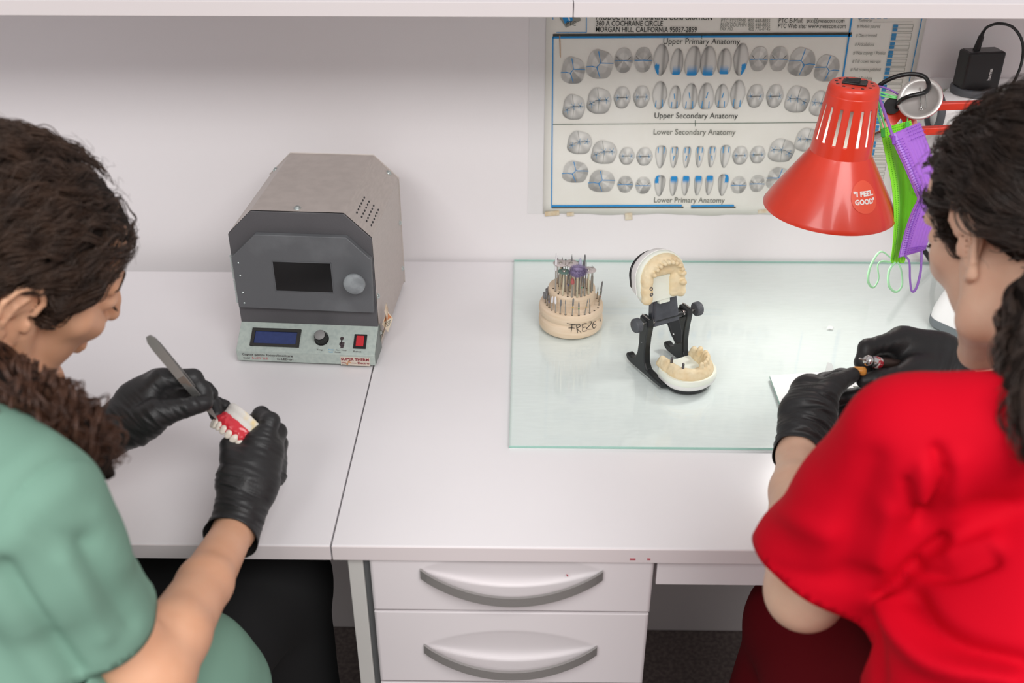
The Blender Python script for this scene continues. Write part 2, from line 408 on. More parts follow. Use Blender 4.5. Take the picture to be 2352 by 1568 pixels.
ctext('model', 0.0095, 0.0083, 0.0095, 0.0024, M_BRN, 0.02); ctext('S.LED 215', 0.0225, 0.0078, 0.0225, 0.0036, M_PNK); ctext('cu LED-uri', 0.0585, 0.0078, 0.0235, 0.0036, M_BRN, 0.01)
stext('Timp', 0.1165, 0.0045, 0.009, 0.0022, M_BRN); stext('Retea', 0.1695, 0.0040, 0.0115, 0.0025, M_BRN)
stext('Press:', 0.1335, 0.0055, 0.008, 0.0018, M_BLU2, 0.01); stext('Start / Stop', 0.1440, 0.0055, 0.0155, 0.0018, M_BRN)
stext('Hold:', 0.1335, 0.0020, 0.007, 0.0018, M_BLU2, 0.01); stext('Reset', 0.1430, 0.0020, 0.0085, 0.0018, M_BRN)
pr = B()
arc = [P_(0.1215+0.0072*math.cos(t), 0.0285+0.0062*math.sin(t), 0.0004) for t in np.linspace(0.5, 2.64, 14)]
pr.tube(arc, 0.00032, 4)
for e, q in ((0, -0.9), (-1, 0.9)):
    p = arc[e]; pr.add([p+np.array([0.0012, 0, 0]), p-np.array([0.0012, 0, 0]), p+np.array([0.0006*np.sign(-q), 0, 0])-sy*0.002], [(0, 1, 2)])
# pointing hand symbol
for (u, q, hw, hh) in ((0.1505, 0.0205, 0.0009, 0.0045), (0.1520, 0.0155, 0.0030, 0.0032), (0.1522, 0.0115, 0.0021, 0.0022), (0.1487, 0.0160, 0.0009, 0.0018)):
    pr.obox(P_(u, q, 0.0003), (OX, sy, sn), (hw, hh, 0.0002), 0.0001, 1)
pr.lathe([(0.0027, 0), (0.0027, 0.0003)], P_(0.1505, 0.0245, 0.0002), sn, 16)
pr.obj('printed_symbols', M_BRN, con, False)
# maker's plate
b = B(); b.box((0.151, -0.0008, 0.0035), (0.193, 0.0004, 0.0175), 0.0002, 1); pl = b.obj('maker_plate', mat('cream_plate', 'd9cdbf', 0.45), con, False)
M_MAR = mat('maroon_ink', '8c2634', 0.6)
def ptext(s, u, z, w, h, m, bold=0.0): text(s, w, h, wpt((u, -0.0009, z)), XO, ZO, m, con, bold, lift=0.0004)
ptext('SUPER THERM', 0.152, 0.0122, 0.040, 0.0044, M_MAR, 0.03); ptext('Electro', 0.1755, 0.0070, 0.0165, 0.0033, M_MAR, 0.02); ptext('prf', 0.1525, 0.0045, 0.0055, 0.0022, M_BRN)
zz = [(0.152, 0.0085), (0.158, 0.0085), (0.1605, 0.0045), (0.1625, 0.0118), (0.1655, 0.0080), (0.1735, 0.0080)]
B().tube([(u, -0.0014, z) for u, z in zz[1:5]], 0.0005, 4).obj('printed_pulse', M_ORG, con, False)
b = B(); b.tube([(u, -0.0013, z) for u, z in zz[:2]], 0.0003, 4); b.tube([(u, -0.0013, z) for u, z in zz[4:]], 0.0003, 4); b.obj('printed_line', M_MAR, con, False)
# curled warning tag peeling off the right side
tgp = B(); V = []; F = []; nn = 10
for i in range(nn+1):
    for j in range(5):
        s = i/nn; w_ = (j/4-0.5)*0.020
        y = 0.052+w_*0.8+s*0.012; z = 0.02+0.045*s+w_*0.25; x = U+0.001+0.011*math.sin(s*2.6)*(0.4+0.6*s)
        V.append((x, y, z))
for i in range(nn):
    for j in range(4): a = i*5+j; F.append((a, a+1, a+6, a+5))
tgo = pymesh('peeling_tag', V, F, mat('aged_paper_tag', 'd8cbb8', 0.6, col2='c9a98a', vscale=90), ov, False, True)
sm = tgo.modifiers.new('thick', 'SOLIDIFY'); sm.thickness = 0.0004
b = B(); dmd = [(0, 0.017), (0.0115, 0.0), (0, -0.017), (-0.0115, 0)]
b.prism(dmd, (U+0.0085, 0.062, 0.042), (0.55, 0.83, 0), (0, 0.15, 0.99), (0.83, -0.55, 0.08), 0.0006, 0.0001, 1)
dm = b.obj('warning_label', mat('faded_cream', 'dccfb9', 0.55), ov, False)
b = B(); b.prism([(0, 0.0135), (0.008, 0.003), (-0.008, 0.003)], (U+0.0091, 0.0616, 0.042), (0.55, 0.83, 0), (0, 0.15, 0.99), (0.83, -0.55, 0.08), 0.0002); b.obj('warning_triangle', mat('orange_print', 'cf8455', 0.6), dm, False)
b = B()
for k in range(4): b.prism([(-0.006+k*0.0012, 0), (0.006-k*0.0012, 0), (0.006-k*0.0012, 0.0012), (-0.006+k*0.0012, 0.0012)], (U+0.0091, 0.0616-0.0003*k, 0.0405-0.0028*k), (0.55, 0.83, 0), (0, 0.15, 0.99), (0.83, -0.55, 0.08), 0.0002)
b.obj('small_print', M_INKG, dm, False)

# ------------------------------------------------------------------ tooth chart on the wall
YP = YW-0.0015
po = W(1700, 250, YP)
pos = thing('tooth_chart', (po[0], YW, po[2]), 'laminated wall chart of tooth anatomy with blue-marked teeth, behind the red lamp', 'poster')
M_PAPER = mat('chart_paper', 'eeede6', 0.5, col2='e6e4da', vscale=9, ramp=(0.4, 0.8))
def wp(px, py, off=0.0): return W(px, py, YP-off)
tl = wp(1254, 20); tr_ = wp(2129, 20); bl_ = wp(1253, 493); rx = wp(2120, 37)[0]
x0, x1, z0, z1 = tl[0]+0.0005, rx+0.006, wp(1500, 492)[2], zb-0.0005
V = []; F = []; nx, nz = 30, 20
rng = random.Random(4)
for j in range(nz+1):
    for i in range(nx+1):
        u = i/nx; v = j/nz; edge = (1-v)**6*0.002*math.sin(u*17)+(0.0015 if 0 else 0)
        V.append((x0+(x1-x0)*u, YP-abs(edge)*0.4, z0+(z1-z0)*v+(0.0012*math.sin(u*23)+0.0008*math.sin(u*61) if j == 0 else 0)))
for j in range(nz):
    for i in range(nx): a = j*(nx+1)+i; F.append((a, a+1, a+nx+2, a+nx+1))
sheet = pymesh('paper_sheet', V, F, M_PAPER, pos, smooth=True)
sheet.modifiers.new('thick', 'SOLIDIFY').thickness = 0.0006
film = B()
fx0 = wp(1214, 250)[0]
film.box((fx0, YW-0.0006, z0-0.001), (x0-0.0002, YW-0.0002, z1)); 
film.obj('film_margin', mat('hazy_film', 'e4e2e2', 0.3), pos)
# stained tape bits at the bottom edge
M_TAPE = mat('yellowed_tape', 'd2bd9c', 0.5, col2='e0d8c4', vscale=150)
for px, py, w_, h_ in ((1268, 490, 0.012, 0.004), (1310, 492, 0.006, 0.003), (1444, 497, 0.006, 0.006), (1755, 485, 0.010, 0.003)):
    p = wp(px, py, 0.001); B().obox(p, ((1, 0, 0.1), (0, 1, 0), (-0.1, 0, 1)), (w_, 0.0004, h_)).obj('tape_scrap', M_TAPE, pos)
# ---- the print: one flat coloured layer (pigment per corner)
PV = []; PF = []; PC = []
def quad(pts, cols):
    n = len(PV); PV.extend(pts); PF.append(tuple(range(n, n+len(pts)))); PC.extend(cols if isinstance(cols[0], (tuple, list, np.ndarray)) else [cols]*len(pts))
INK, BLU, GRN = lin('3b3c36'), lin('1e8fd2'), lin('3f5b49')
def pline(p, q, w, col, off=0.0012):
    a = wp(*p, off); b_ = wp(*q, off); d = b_-a; d /= np.linalg.norm(d); nrm = np.array([-d[2], 0, d[0]])*w/2
    quad([a-nrm, b_-nrm, b_+nrm, a+nrm], col)
PXM = 0.00072
def outline(kind, t, mir):
    if mir: t = math.pi-t
    c, s = math.cos(t), math.sin(t)
    if kind == 'molar': r = 0.93+0.045*math.cos(4*(t-0.6))+0.03*math.cos(3*t+1.0)+0.015*math.cos(7*t)
    elif kind == 'premolar': r = 0.90+0.09*abs(s)**3+0.02*math.cos(6*t)
    else: r = 1.0
    return c*r, s*r
def tooth(px, py, w, h, kind, style, mir=False, seed=0):
    rg = random.Random(seed); w /= 3.015; h /= 3.015
    c0 = wp(px, py); RX = w/2*PXM; RZ = h/2*PXM*1.06
    nth, nr = 40, 9; pts = []; cols = []
    facets = [0.42+0.34*rg.random() for _ in range(12)]
    light = 1 if mir else -1
    for i in range(nr+1):
        rr = i/nr
        for k in range(nth):
            t = 2*math.pi*k/nth
            if kind in ('molar', 'premolar'): x, z = outline(kind, t, mir)
            else:
                x, z = math.cos(t), math.sin(t)
                # superellipse-like tall crowns
                x = math.copysign(abs(x)**0.75, x); z = math.copysign(abs(z)**0.8, z)
                v = z*0.5+0.5
                if kind == 'upper': x *= (1.0-0.62*max(0, v-0.35)**1.6); z = max(z, -0.93); x += 0.12*(v-0.5)*(-1 if mir else 1)
                elif kind == 'upper_canine': x *= (0.62+0.75*v-0.75*v*v*v*1.0) if v < .5 else 1.0-0.55*(v-.5)**1.3*1.3
                elif kind == 'lower': x *= 0.42+0.58*v**0.8; z = min(z, 0.93)
                elif kind == 'lower_canine': x *= 0.40+0.62*v**0.8
            xx, zz = x*rr, z*rr
            # painted tone
            if kind in ('molar', 'premolar'):
                if style == 'facet':
                    g = facets[int(((t+0.2) % (2*math.pi))/(2*math.pi)*11)]*(0.97 if rr < 0.62 else 0.80) + 0.1*(zz+0.2)
                else:
                    g = 0.66+0.12*math.cos(4*t+0.6)*math.sin(rr*3)-0.26*rr**5+0.16*zz*rr-0.10*xx*light
                    g -= 0.22*math.exp(-(zz/0.09)**2)*(abs(xx) < 0.75)
            else:
                g = 0.72-0.30*math.exp(-((xx*light*-1-0.32)/0.20)**2)-0.30*rr**6+0.08*xx*light
                if style == 'facet': g -= 0.05
            g = min(0.92, max(0.16, g)); col = (g*0.98, g*0.97, g*0.92)
            # blue cervical / wear patches on the primary front teeth
            if style == 'facet' and kind in ('upper', 'lower'):
                edge = zz < -0.25 if kind == 'upper' else zz > 0.2
                if edge and abs(xx) < 0.62:
                    f = min(1, (-zz-0.25)/0.5) if kind == 'upper' else min(1, (zz-0.2)/0.35)
                    f = max(f, 0.15); col = tuple(col[q]*(1-f)+BLU[q]*f for q in range(3))
            if style == 'facet' and kind in ('upper_canine', 'lower_canine'):
                sgn = 1 if mir else -1
                zc = -zz if kind == 'upper_canine' else zz
                if zc > 0.25 and 0.2 < xx*sgn < 0.75: col = BLU
            pts.append(c0+np.array([xx*RX, -0.0010, zz*RZ])); cols.append(col)
    for i in range(nr):
        for k in range(nth):
            k2 = (k+1) % nth; ids = [i*nth+k, (i+1)*nth+k, (i+1)*nth+k2, i*nth+k2]
            if i == 0: ids = ids[:3]
            quad([pts[q] for q in ids], [cols[q] for q in ids])
    def ln(a, b, wd, col):
        A = c0+np.array([a[0]*RX*(-1 if mir else 1), -0.0013, a[1]*RZ]); Bq = c0+np.array([b[0]*RX*(-1 if mir else 1), -0.0013, b[1]*RZ])
        d = Bq-A; L_ = np.linalg.norm(d); d /= L_; nn_ = np.array([-d[2], 0, d[0]])*wd/2
        quad([A-nn_, Bq-nn_*0.6, Bq+nn_*0.6, A+nn_], col)
    lw = 0.0011
    if kind == 'molar':
        if style == 'facet':
            for a, b in (((-.95, -.12), (-.55, -.08)), ((-.55, -.08), (-.2, -.15)), ((-.2, -.15), (0.05, .12)), ((0.05, .12), (.95, .1)), ((-.12, .85), (.05, .12)), ((-.2, -.15), (.05, -.8))): ln(a, b, lw*1.2, BLU)
        else:
            ln((-.75, -.2), (-.3, -.05), lw*.7, INK); ln((-.3, .05), (.6, .12), lw*.7, INK); ln((-.15, .9), (0, .1), lw*.6, lin('8c8c84')); ln((0, 0), (-.05, -.85), lw*.6, lin('8c8c84'))
            for c_ in ((-.55, -.2), (0, .08), (.55, .1)):
                for q in range(5): t = q*1.257+seed; ln(c_, (c_[0]+.25*math.cos(t), c_[1]+.28*math.sin(t)), lw*.8, lin('6f9fc4'))
    elif kind == 'premolar':
        if style == 'facet':
            ln((-.85, -.03), (0, 0.0), lw*1.1, BLU); ln((0, 0.0), (.85, -.03), lw*1.1, BLU); ln((-.7, .3), (-.4, .02), lw*.7, INK); ln((.7, .3), (.4, .02), lw*.7, INK)
        else:
            ln((-.5, 0), (.5, 0), lw*.8, INK)
            for c_ in ((-.5, 0), (.5, 0)):
                for q in range(5): t = q*1.257+.6; ln(c_, (c_[0]+.26*math.cos(t), c_[1]+.3*math.sin(t)), lw*.7, lin('6f9fc4'))
    elif style == 'smooth':
        s_ = -1 if kind.startswith('upper') else 1
        for a, b in (((-.45, .85*s_), (-.42, .35*s_)), ((.45, .85*s_), (.4, .3*s_)), ((0.0, 0.1*s_), (-.18, -.35*s_))):
            if kind.endswith('canine') and a[0] == 0: continue
            ln(a, b, lw*1.5, lin('3a9ad4'))
def z4(x, y): return 1200+x/3.015, y/3.015
def z5_(x, y): return 1700+x/3.015, y/3.015
A4 = z4; A5 = z5_
MO, PM = 'molar', 'premolar'
rows = [
 ('facet', 'upper', [(A4, 350, 490, 165, 180, MO), (A4, 535, 448, 185, 195, MO), (A4, 700, 418, 130, 155, PM), (A4, 836, 415, 130, 155, PM), (A4, 960, 415, 100, 190, 'c'), (A4, 1070, 430, 82, 165, 'i'), (A4, 1180, 425, 105, 185, 'i'), (A4, 1288, 425, 105, 185, 'I'), (A4, 1400, 428, 92, 160, 'I'), (A4, 1512, 412, 100, 195, 'C'), (A4, 1636, 408, 130, 152, PM), (A5, 267, 408, 130, 152, PM), (A5, 425, 432, 185, 190, MO+'m'), (A5, 600, 475, 170, 180, MO+'m')]),
 ('smooth', 'upper', [(A4, 355, 743, 160, 178, MO), (A4, 530, 700, 175, 182, MO), (A4, 690, 675, 120, 142, PM), (A4, 825, 670, 120, 142, PM), (A4, 950, 660, 100, 175, 'c'), (A4, 1055, 675, 82, 150, 'i'), (A4, 1160, 670, 100, 168, 'i'), (A4, 1272, 668, 105, 170, 'I'), (A4, 1382, 668, 92, 155, 'I'), (A4, 1490, 655, 100, 182, 'C'), (A5, 105, 665, 122, 150, PM), (A5, 240, 665, 122, 150, PM), (A5, 395, 690, 175, 185, MO+'m'), (A5, 560, 720, 160, 178, MO+'m')]),
 ('smooth', 'lower', [(A4, 395, 988, 180, 170, MO), (A4, 565, 1055, 190, 172, MO), (A4, 723, 1078, 116, 120, PM), (A4, 845, 1082, 120, 125, PM), (A4, 957, 1085, 90, 152, 'c'), (A4, 1050, 1085, 70, 146, 'i'), (A4, 1137, 1085, 66, 146, 'i'), (A4, 1225, 1083, 68, 146, 'I'), (A4, 1310, 1083, 66, 146, 'I'), (A4, 1403, 1082, 86, 152, 'C'), (A4, 1508, 1075, 116, 125, PM), (A4, 1628, 1070, 116, 118, PM), (A5, 285, 1043, 190, 170, MO+'m'), (A5, 465, 970, 180, 170, MO+'m')]),
 ('facet', 'lower', [(A4, 365, 1190, 190, 165, MO), (A4, 548, 1255, 195, 168, MO), (A4, 712, 1275, 120, 118, PM), (A4, 836, 1282, 120, 120, PM), (A4, 950, 1285, 90, 145, 'c'), (A4, 1045, 1285, 70, 140, 'i'), (A4, 1128, 1283, 68, 140, 'i'), (A4, 1214, 1282, 68, 140, 'I'), (A4, 1292, 1280, 68, 140, 'I'), (A4, 1388, 1280, 86, 150, 'C'), (A4, 1497, 1280, 118, 120, PM), (A4, 1625, 1270, 116, 118, PM), (A5, 270, 1240, 190, 170, MO+'m')]),
]
sd = 0
for style, jaw, tl_ in rows:
    for f, x, y, w, h, k in tl_:
        sd += 1; px, py = f(x, y); mir = k.endswith('m') or k in 'IC'
        kind = {'i': jaw, 'I': jaw, 'c': jaw+'_canine', 'C': jaw+'_canine'}.get(k, k.rstrip('m') if k != PM else PM)
        if k == MO+'m': kind = MO
        tooth(px, py, w, h, kind, style, mir, sd)
pline((1270, 81), (1956, 77.5), 0.0038, INK); pline((1270, 86), (1957, 82), 0.0032, BLU)
pline((1270, 84), (1267, 478), 0.0016, BLU); pline((1958, 30), (1900, 420), 0.0024, BLU)
pline((1270, 285.5), (1920, 281), 0.0009, GRN); pline((1612, 82), (1612, 90), 0.0008, GRN); pline((1597, 276), (1597, 290), 0.0008, GRN)
for a, b in ((1268, 1566), (1587, 1686)):
    pline((a, 473), (b, 472), 0.0030, BLU); pline((a, 477), (b+4, 476), 0.0026, lin('5a5a52'))
pline((1347, 30), (1347, 75), 0.001, BLU); pline((1278, 75), (1347, 74.5), 0.001, BLU); pline((1270, 30), (1270, 45), 0.001, BLU)
pline((1656, 41.3), (1770, 40.6), 0.0006, INK); pline((1838, 40.5), (1877, 40), 0.0006, INK)
pline((2119, 36), (2100, 130), 0.0014, lin('2f8fc8')); pline((2100, 130), (2060, 330), 0.0012, lin('2f8fc8'))
# maker's mark: grey tilted square with a blue panel
def ppoly(pp, col, off=0.0012): quad([wp(*p, off) for p in pp], col)
ppoly([(1282, 36), (1300, 64), (1334, 47), (1328, 20), (1290, 14)], lin('8f9088')); ppoly([(1288, 32), (1297, 54), (1316, 47), (1312, 30)], BLU, 0.0014)
ppoly([(1303, 35), (1307, 48), (1310, 47), (1306, 34)], lin('e8e8e0'), 0.0016)
for k, x in enumerate((1971, 1985.5, 2000, 2014.5, 2029)): ppoly([(x, 43), (x+9, 43), (x+10.5, 30), (x+1.5, 30)], lin('3a8cc0'))
cx_a = wp(2056, 64)[0]; cx_b = wp(2096, 64)[0]; pitch = wp(2056, 56)[2]-wp(2053, 76.2)[2]; zt0 = wp(2056, 56)[2]
for k in range(20):
    zt = zt0-k*pitch; h_ = pitch*0.8
    for q in (0, 1):
        a = zt-q*h_*0.53; b_ = a-h_*0.46; y_ = YP-0.0012
        quad([(cx_a-0.0036, y_, b_), (cx_a+0.0036, y_, b_), (cx_a+0.0036, y_, a), (cx_a-0.0036, y_, a)], lin('3a8cc0'))
    for q in (0, 0.5, 1):
        a = zt-q*h_; y_ = YP-0.0012; g = lin('9a9a90')
        quad([(cx_a+0.004, y_, a-0.0003), (cx_b, y_, a-0.0003), (cx_b, y_, a+0.0003), (cx_a+0.004, y_, a+0.0003)], g)
    quad([(cx_b-0.0003, y_, zt-h_), (cx_b+0.0003, y_, zt-h_), (cx_b+0.0003, y_, zt), (cx_b-0.0003, y_, zt)], lin('9a9a90'))
pline((2006, 51), (2096, 50), 0.0005, lin('8a8a80')); pline((2062, 41), (2104, 41), 0.0005, lin('8a8a80'))
# rust streak on the left margin
ppoly([(1284.5, 82), (1287, 82), (1288, 134), (1286, 128)], lin('b58a5c'), 0.0014)
pm = bpy.data.meshes.new('print'); pm.from_pydata([tuple(map(float, v)) for v in PV], [], PF)
at = pm.color_attributes.new('pigment', 'FLOAT_COLOR', 'CORNER')
buf = np.ones((len(PC), 4), np.float32); buf[:, :3] = np.array(PC, np.float32); at.data.foreach_set('color', buf.ravel())
M_PRINT = mat('printed_pigment', 'ffffff', 0.5); nt = M_PRINT.node_tree; an = nt.nodes.new('ShaderNodeAttribute'); an.attribute_name = 'pigment'
nt.links.new(an.outputs['Color'], nt.nodes['Principled BSDF'].inputs['Base Color'])
pm.materials.append(M_PRINT); link('printed_teeth', pm, pos)
WX = np.array([1.0, 0, 0]); WZ = np.array([0, 0, 1.0])
def ptxt(s, xl, xr, b_, cap, m, bold=0.0, sh=0.0):
    a = wp(xl, b_, 0.0011); e = wp(xr, b_, 0.0011); text(s, e[0]-a[0], cap*PXM*1.05, a, WX, WZ, m, pos, bold, shear=sh)
ptxt('PRODUCTIVITY TRAINING CORPORATION', 1369, 1635, 45, 10, M_INK, 0.010); ptxt('360 A COCHRANE CIRCLE', 1369, 1522, 59, 10, M_INK, 0.010); ptxt('MORGAN HILL, CALIFORNIA 95037-2859', 1368, 1600, 73, 10, M_INK, 0.010)
ptxt('TO PLACE ORDERS', 1667, 1766, 40, 8, M_INKG); ptxt('PTC SYSTEMS', 1656, 1712, 51.5, 7.5, M_INKG); ptxt('BLUE DOLPHIN', 1655, 1714, 61, 7.5, M_INKG); ptxt('FAX NO.', 1654, 1684, 70.5, 7, M_INKG)
for b_, s in ((51.5, '800 448-8855'), (61, '800 448-8855'), (70.5, '408 776-0145')): ptxt(s, 1718, 1768, b_, 7, M_INKG)
ptxt('E-MAIL', 1842, 1876, 39.5, 8, M_INKG); ptxt('PTC E-Mail:', 1788, 1844, 52, 9, M_INK); ptxt('ptc@nesscon.com', 1853, 1939, 52, 9, M_INK); ptxt('PTC Web site:', 1787, 1851, 64.5, 9, M_INK); ptxt('www.nesscon.com', 1856, 1942, 64.5, 9, M_INK)
ptxt('Upper Primary Anatomy', 1523, 1699, 101, 12, M_INK); ptxt('Upper Secondary Anatomy', 1503, 1694, 271, 12, M_INK); ptxt('Lower Secondary Anatomy', 1501, 1689, 308.5, 12, M_INKG, 0.006); ptxt('Lower Primary Anatomy', 1502, 1664, 464.5, 12, M_INKG, 0.006)
ptxt('PTC', 1301, 1323, 59, 9, M_INK)
for s, a, e, b_ in (('Technician', 1971, 2003, 51), ('# Models poured', 1968, 2021, 64), ('# Dies trimmed', 1965, 2013, 85), ('# Articulations', 1963, 2007, 105), ('# Wax copings / Pontics', 1959, 2033, 125), ('# Full crown wax-ups', 1957, 2022, 144), ('# Full crowns polished', 1953, 2022, 163), ('# Metal Finishing', 1950, 2003, 183), ('Date', 2045, 2060, 40)): ptxt(s, a, e, b_, 6.5, M_INKG)

# ------------------------------------------------------------------ soft-blended solids (signed distance -> surface nets)
def smin(a, b, k):
    if k <= 0: return np.minimum(a, b)
    h = np.clip(0.5+0.5*(b-a)/k, 0, 1); return b*(1-h)+a*h-k*h*(1-h)
class S:
    def __init__(s): s.p = []
    def cone(s, a, b, r1, r2, k=0.01, flat=None, fs=1.0, sub=False):
        s.p.append(('c', np.array(a, float), np.array(b, float), r1, r2, k, None if flat is None else np.array(flat, float)/np.linalg.norm(flat), fs, sub)); return s
    def chain(s, pts, rs, k=0.01, flat=None, fs=1.0, sub=False):
        for i in range(len(pts)-1): s.cone(pts[i], pts[i+1], rs[i], rs[i+1], k, flat, fs, sub)
        return s
    def ell(s, c, R, rad, k=0.01, sub=False):
        s.p.append(('e', np.array(c, float), np.array(R, float), np.array(rad, float), k, sub)); return s
    def fn(s, f, k=0.01, sub=False): s.p.append(('f', f, k, sub)); return s
    def __call__(s, P):
        d = None
        for q in s.p:
            if q[0] == 'c':
                _, a, b, r1, r2, k, fl, fs, sub = q
                ab = b-a; L2 = ab@ab+1e-12; t = np.clip((P-a)@ab/L2, 0, 1); v = P-a-t[:, None]*ab
                if fl is not None:
                    w = v@fl; v1 = v+np.outer(w, fl)*(1/fs-1); v2 = v+np.outer(w, fl)*(1/fs**2-1); l = np.sqrt((v1*v1).sum(1)); R_ = r1+(r2-r1)*t
                    e = (l-R_)*l/(np.sqrt((v2*v2).sum(1))+1e-9); e = np.maximum(e, -R_*min(1, fs))
                else: e = np.sqrt((v*v).sum(1))-(r1+(r2-r1)*t)
            elif q[0] == 'e':
                _, c, R, rad, k, sub = q
                v = (P-c)@R.T/rad; l = np.sqrt((v*v).sum(1)); g = np.sqrt(((v/rad)**2).sum(1))+1e-9
                e = l*(l-1)/g
                e = np.maximum(e, -rad.min())
            else: _, f, k, sub = q; e = f(P)
            if d is None: d = e
            elif sub: d = -smin(-d, e, k)
            else: d = smin(d, e, k)
        return d
def snet(f, lo, hi, h, smooth=1):
    lo = np.array(lo, float); hi = np.array(hi, float); bs = 6
    nb = np.ceil((hi-lo)/(h*bs)).astype(int); n = nb*bs
    bi = np.stack(np.meshgrid(*[np.arange(q) for q in nb], indexing='ij'), -1).reshape(-1, 3)
    dc = f(lo+(bi*bs+(bs-1)/2)*h)
    near = np.abs(dc) < h*bs*1.25
    A = np.repeat(np.repeat(np.repeat(np.where(dc < 0, -1.0, 1.0).reshape(nb).astype(np.float32), bs, 0), bs, 1), bs, 2)
    off = np.stack(np.meshgrid(*[np.arange(bs)]*3, indexing='ij'), -1).reshape(-1, 3)
    K = bi[near]
    for c in range(0, len(K), 1500):
        g = (K[c:c+1500, None, :]*bs+off[None]).reshape(-1, 3)
        A[g[:, 0], g[:, 1], g[:, 2]] = f(lo+g*h)
    A[0] = A[-1] = 1; A[:, 0] = A[:, -1] = 1; A[:, :, 0] = A[:, :, -1] = 1
    s = A < 0; cnt = np.zeros(n-1, np.int8); cs = [(i, j, k) for i in (0, 1) for j in (0, 1) for k in (0, 1)]
    for i, j, k in cs: cnt += s[i:n[0]-1+i, j:n[1]-1+j, k:n[2]-1+k]
    act = np.argwhere((cnt > 0) & (cnt < 8))
    cv = np.stack([A[act[:, 0]+i, act[:, 1]+j, act[:, 2]+k] for i, j, k in cs], 1)
    acc = np.zeros((len(act), 3)); num = np.zeros(len(act))
    for a in range(8):
        for b in range(a+1, 8):
            ca, cb = np.array(cs[a]), np.array(cs[b])
            if np.abs(ca-cb).sum() != 1: continue
            x = (cv[:, a] < 0) != (cv[:, b] < 0); t = cv[:, a]/(cv[:, a]-cv[:, b]+1e-12)
            acc[x] += ca+(cb-ca)*t[x, None]; num[x] += 1
    V = lo+(act+acc/num[:, None])*h
    idx = -np.ones(n-1, np.int32); idx[act[:, 0], act[:, 1], act[:, 2]] = np.arange(len(act)); F = []
    for ax in range(3):
        o1, o2 = [(1, 2), (2, 0), (0, 1)][ax]
        sl0 = [slice(1, n[q]-1) for q in range(3)]; sl1 = list(sl0); sl0[ax] = slice(0, n[ax]-1); sl1[ax] = slice(1, n[ax])
        a, b = s[tuple(sl0)], s[tuple(sl1)]; base = np.array([1, 1, 1]); base[ax] = 0
        for flip, m in ((False, a & ~b), (True, b & ~a)):
            e = np.argwhere(m)+base; e1 = np.zeros(3, int); e1[o1] = 1; e2 = np.zeros(3, int); e2[o2] = 1
            q = [e-e1-e2, e-e2, e, e-e1]; ids = np.stack([idx[c[:, 0], c[:, 1], c[:, 2]] for c in q], 1)
            F.append(ids[:, ::-1] if flip else ids)
    F = np.concatenate(F); F = F[(F >= 0).all(1)]
    for _ in range(smooth): V = relax(V, F)
    return V, F
def relax(V, F, w=0.6, mask=None):
    ac = np.zeros_like(V); nm = np.zeros(len(V))
    for a in range(F.shape[1]):
        b = (a+1) % F.shape[1]
        for i in range(3): ac[:, i] += np.bincount(F[:, a], V[F[:, b], i], len(V))+np.bincount(F[:, b], V[F[:, a], i], len(V))
        nm += np.bincount(F[:, a], minlength=len(V))+np.bincount(F[:, b], minlength=len(V))
    R = V+(ac/np.maximum(nm, 1)[:, None]-V)*w
    if mask is not None: R = np.where(mask[:, None], R, V)
    return R
def npmesh(name, V, F, m, parent=None, world=True, smooth=True, fmi=None):
    me = bpy.data.meshes.new(name); nv, nf, k = len(V), len(F), F.shape[1]
    me.vertices.add(nv); me.vertices.foreach_set('co', V.astype(np.float32).ravel())
    me.loops.add(nf*k); me.loops.foreach_set('vertex_index', F.astype(np.int32).ravel())
    me.polygons.add(nf); me.polygons.foreach_set('loop_start', np.arange(0, nf*k, k, dtype=np.int32))
    try: me.polygons.foreach_set('loop_total', np.full(nf, k, np.int32))
    except Exception: pass
    for q in (m if isinstance(m, (list, tuple)) else [m]): me.materials.append(q)
    if fmi is not None: me.polygons.foreach_set('material_index', np.asarray(fmi, np.int32))
    me.polygons.foreach_set('use_smooth', np.full(nf, smooth)); me.update(calc_edges=True); me.validate()
    return link(name, me, parent, world)
# cheap smooth value noise
_rs = np.random.RandomState(7); _T = _rs.rand(32, 32, 32)
def vnoise(P):
    i = np.floor(P).astype(int); f = P-i; f = f*f*(3-2*f); i &= 31; j = (i+1) & 31
    def g(a, b, c): return _T[a, b, c]
    x0, y0, z0, x1, y1, z1 = i[:, 0], i[:, 1], i[:, 2], j[:, 0], j[:, 1], j[:, 2]; u, v, w = f[:, 0], f[:, 1], f[:, 2]
    a = g(x0, y0, z0)*(1-u)+g(x1, y0, z0)*u; b = g(x0, y1, z0)*(1-u)+g(x1, y1, z0)*u
    c = g(x0, y0, z1)*(1-u)+g(x1, y0, z1)*u; d = g(x0, y1, z1)*(1-u)+g(x1, y1, z1)*u
    return (a*(1-v)+b*v)*(1-w)+(c*(1-v)+d*v)*w-0.5
def normals(V, F):
    N = np.zeros_like(V); e = np.cross(V[F[:, 2]]-V[F[:, 0]], V[F[:, 3]]-V[F[:, 1]])
    for q in range(4):
        for i in range(3): N[:, i] += np.bincount(F[:, q], e[:, i], len(V))
    return N/(np.linalg.norm(N, axis=1)[:, None]+1e-12)

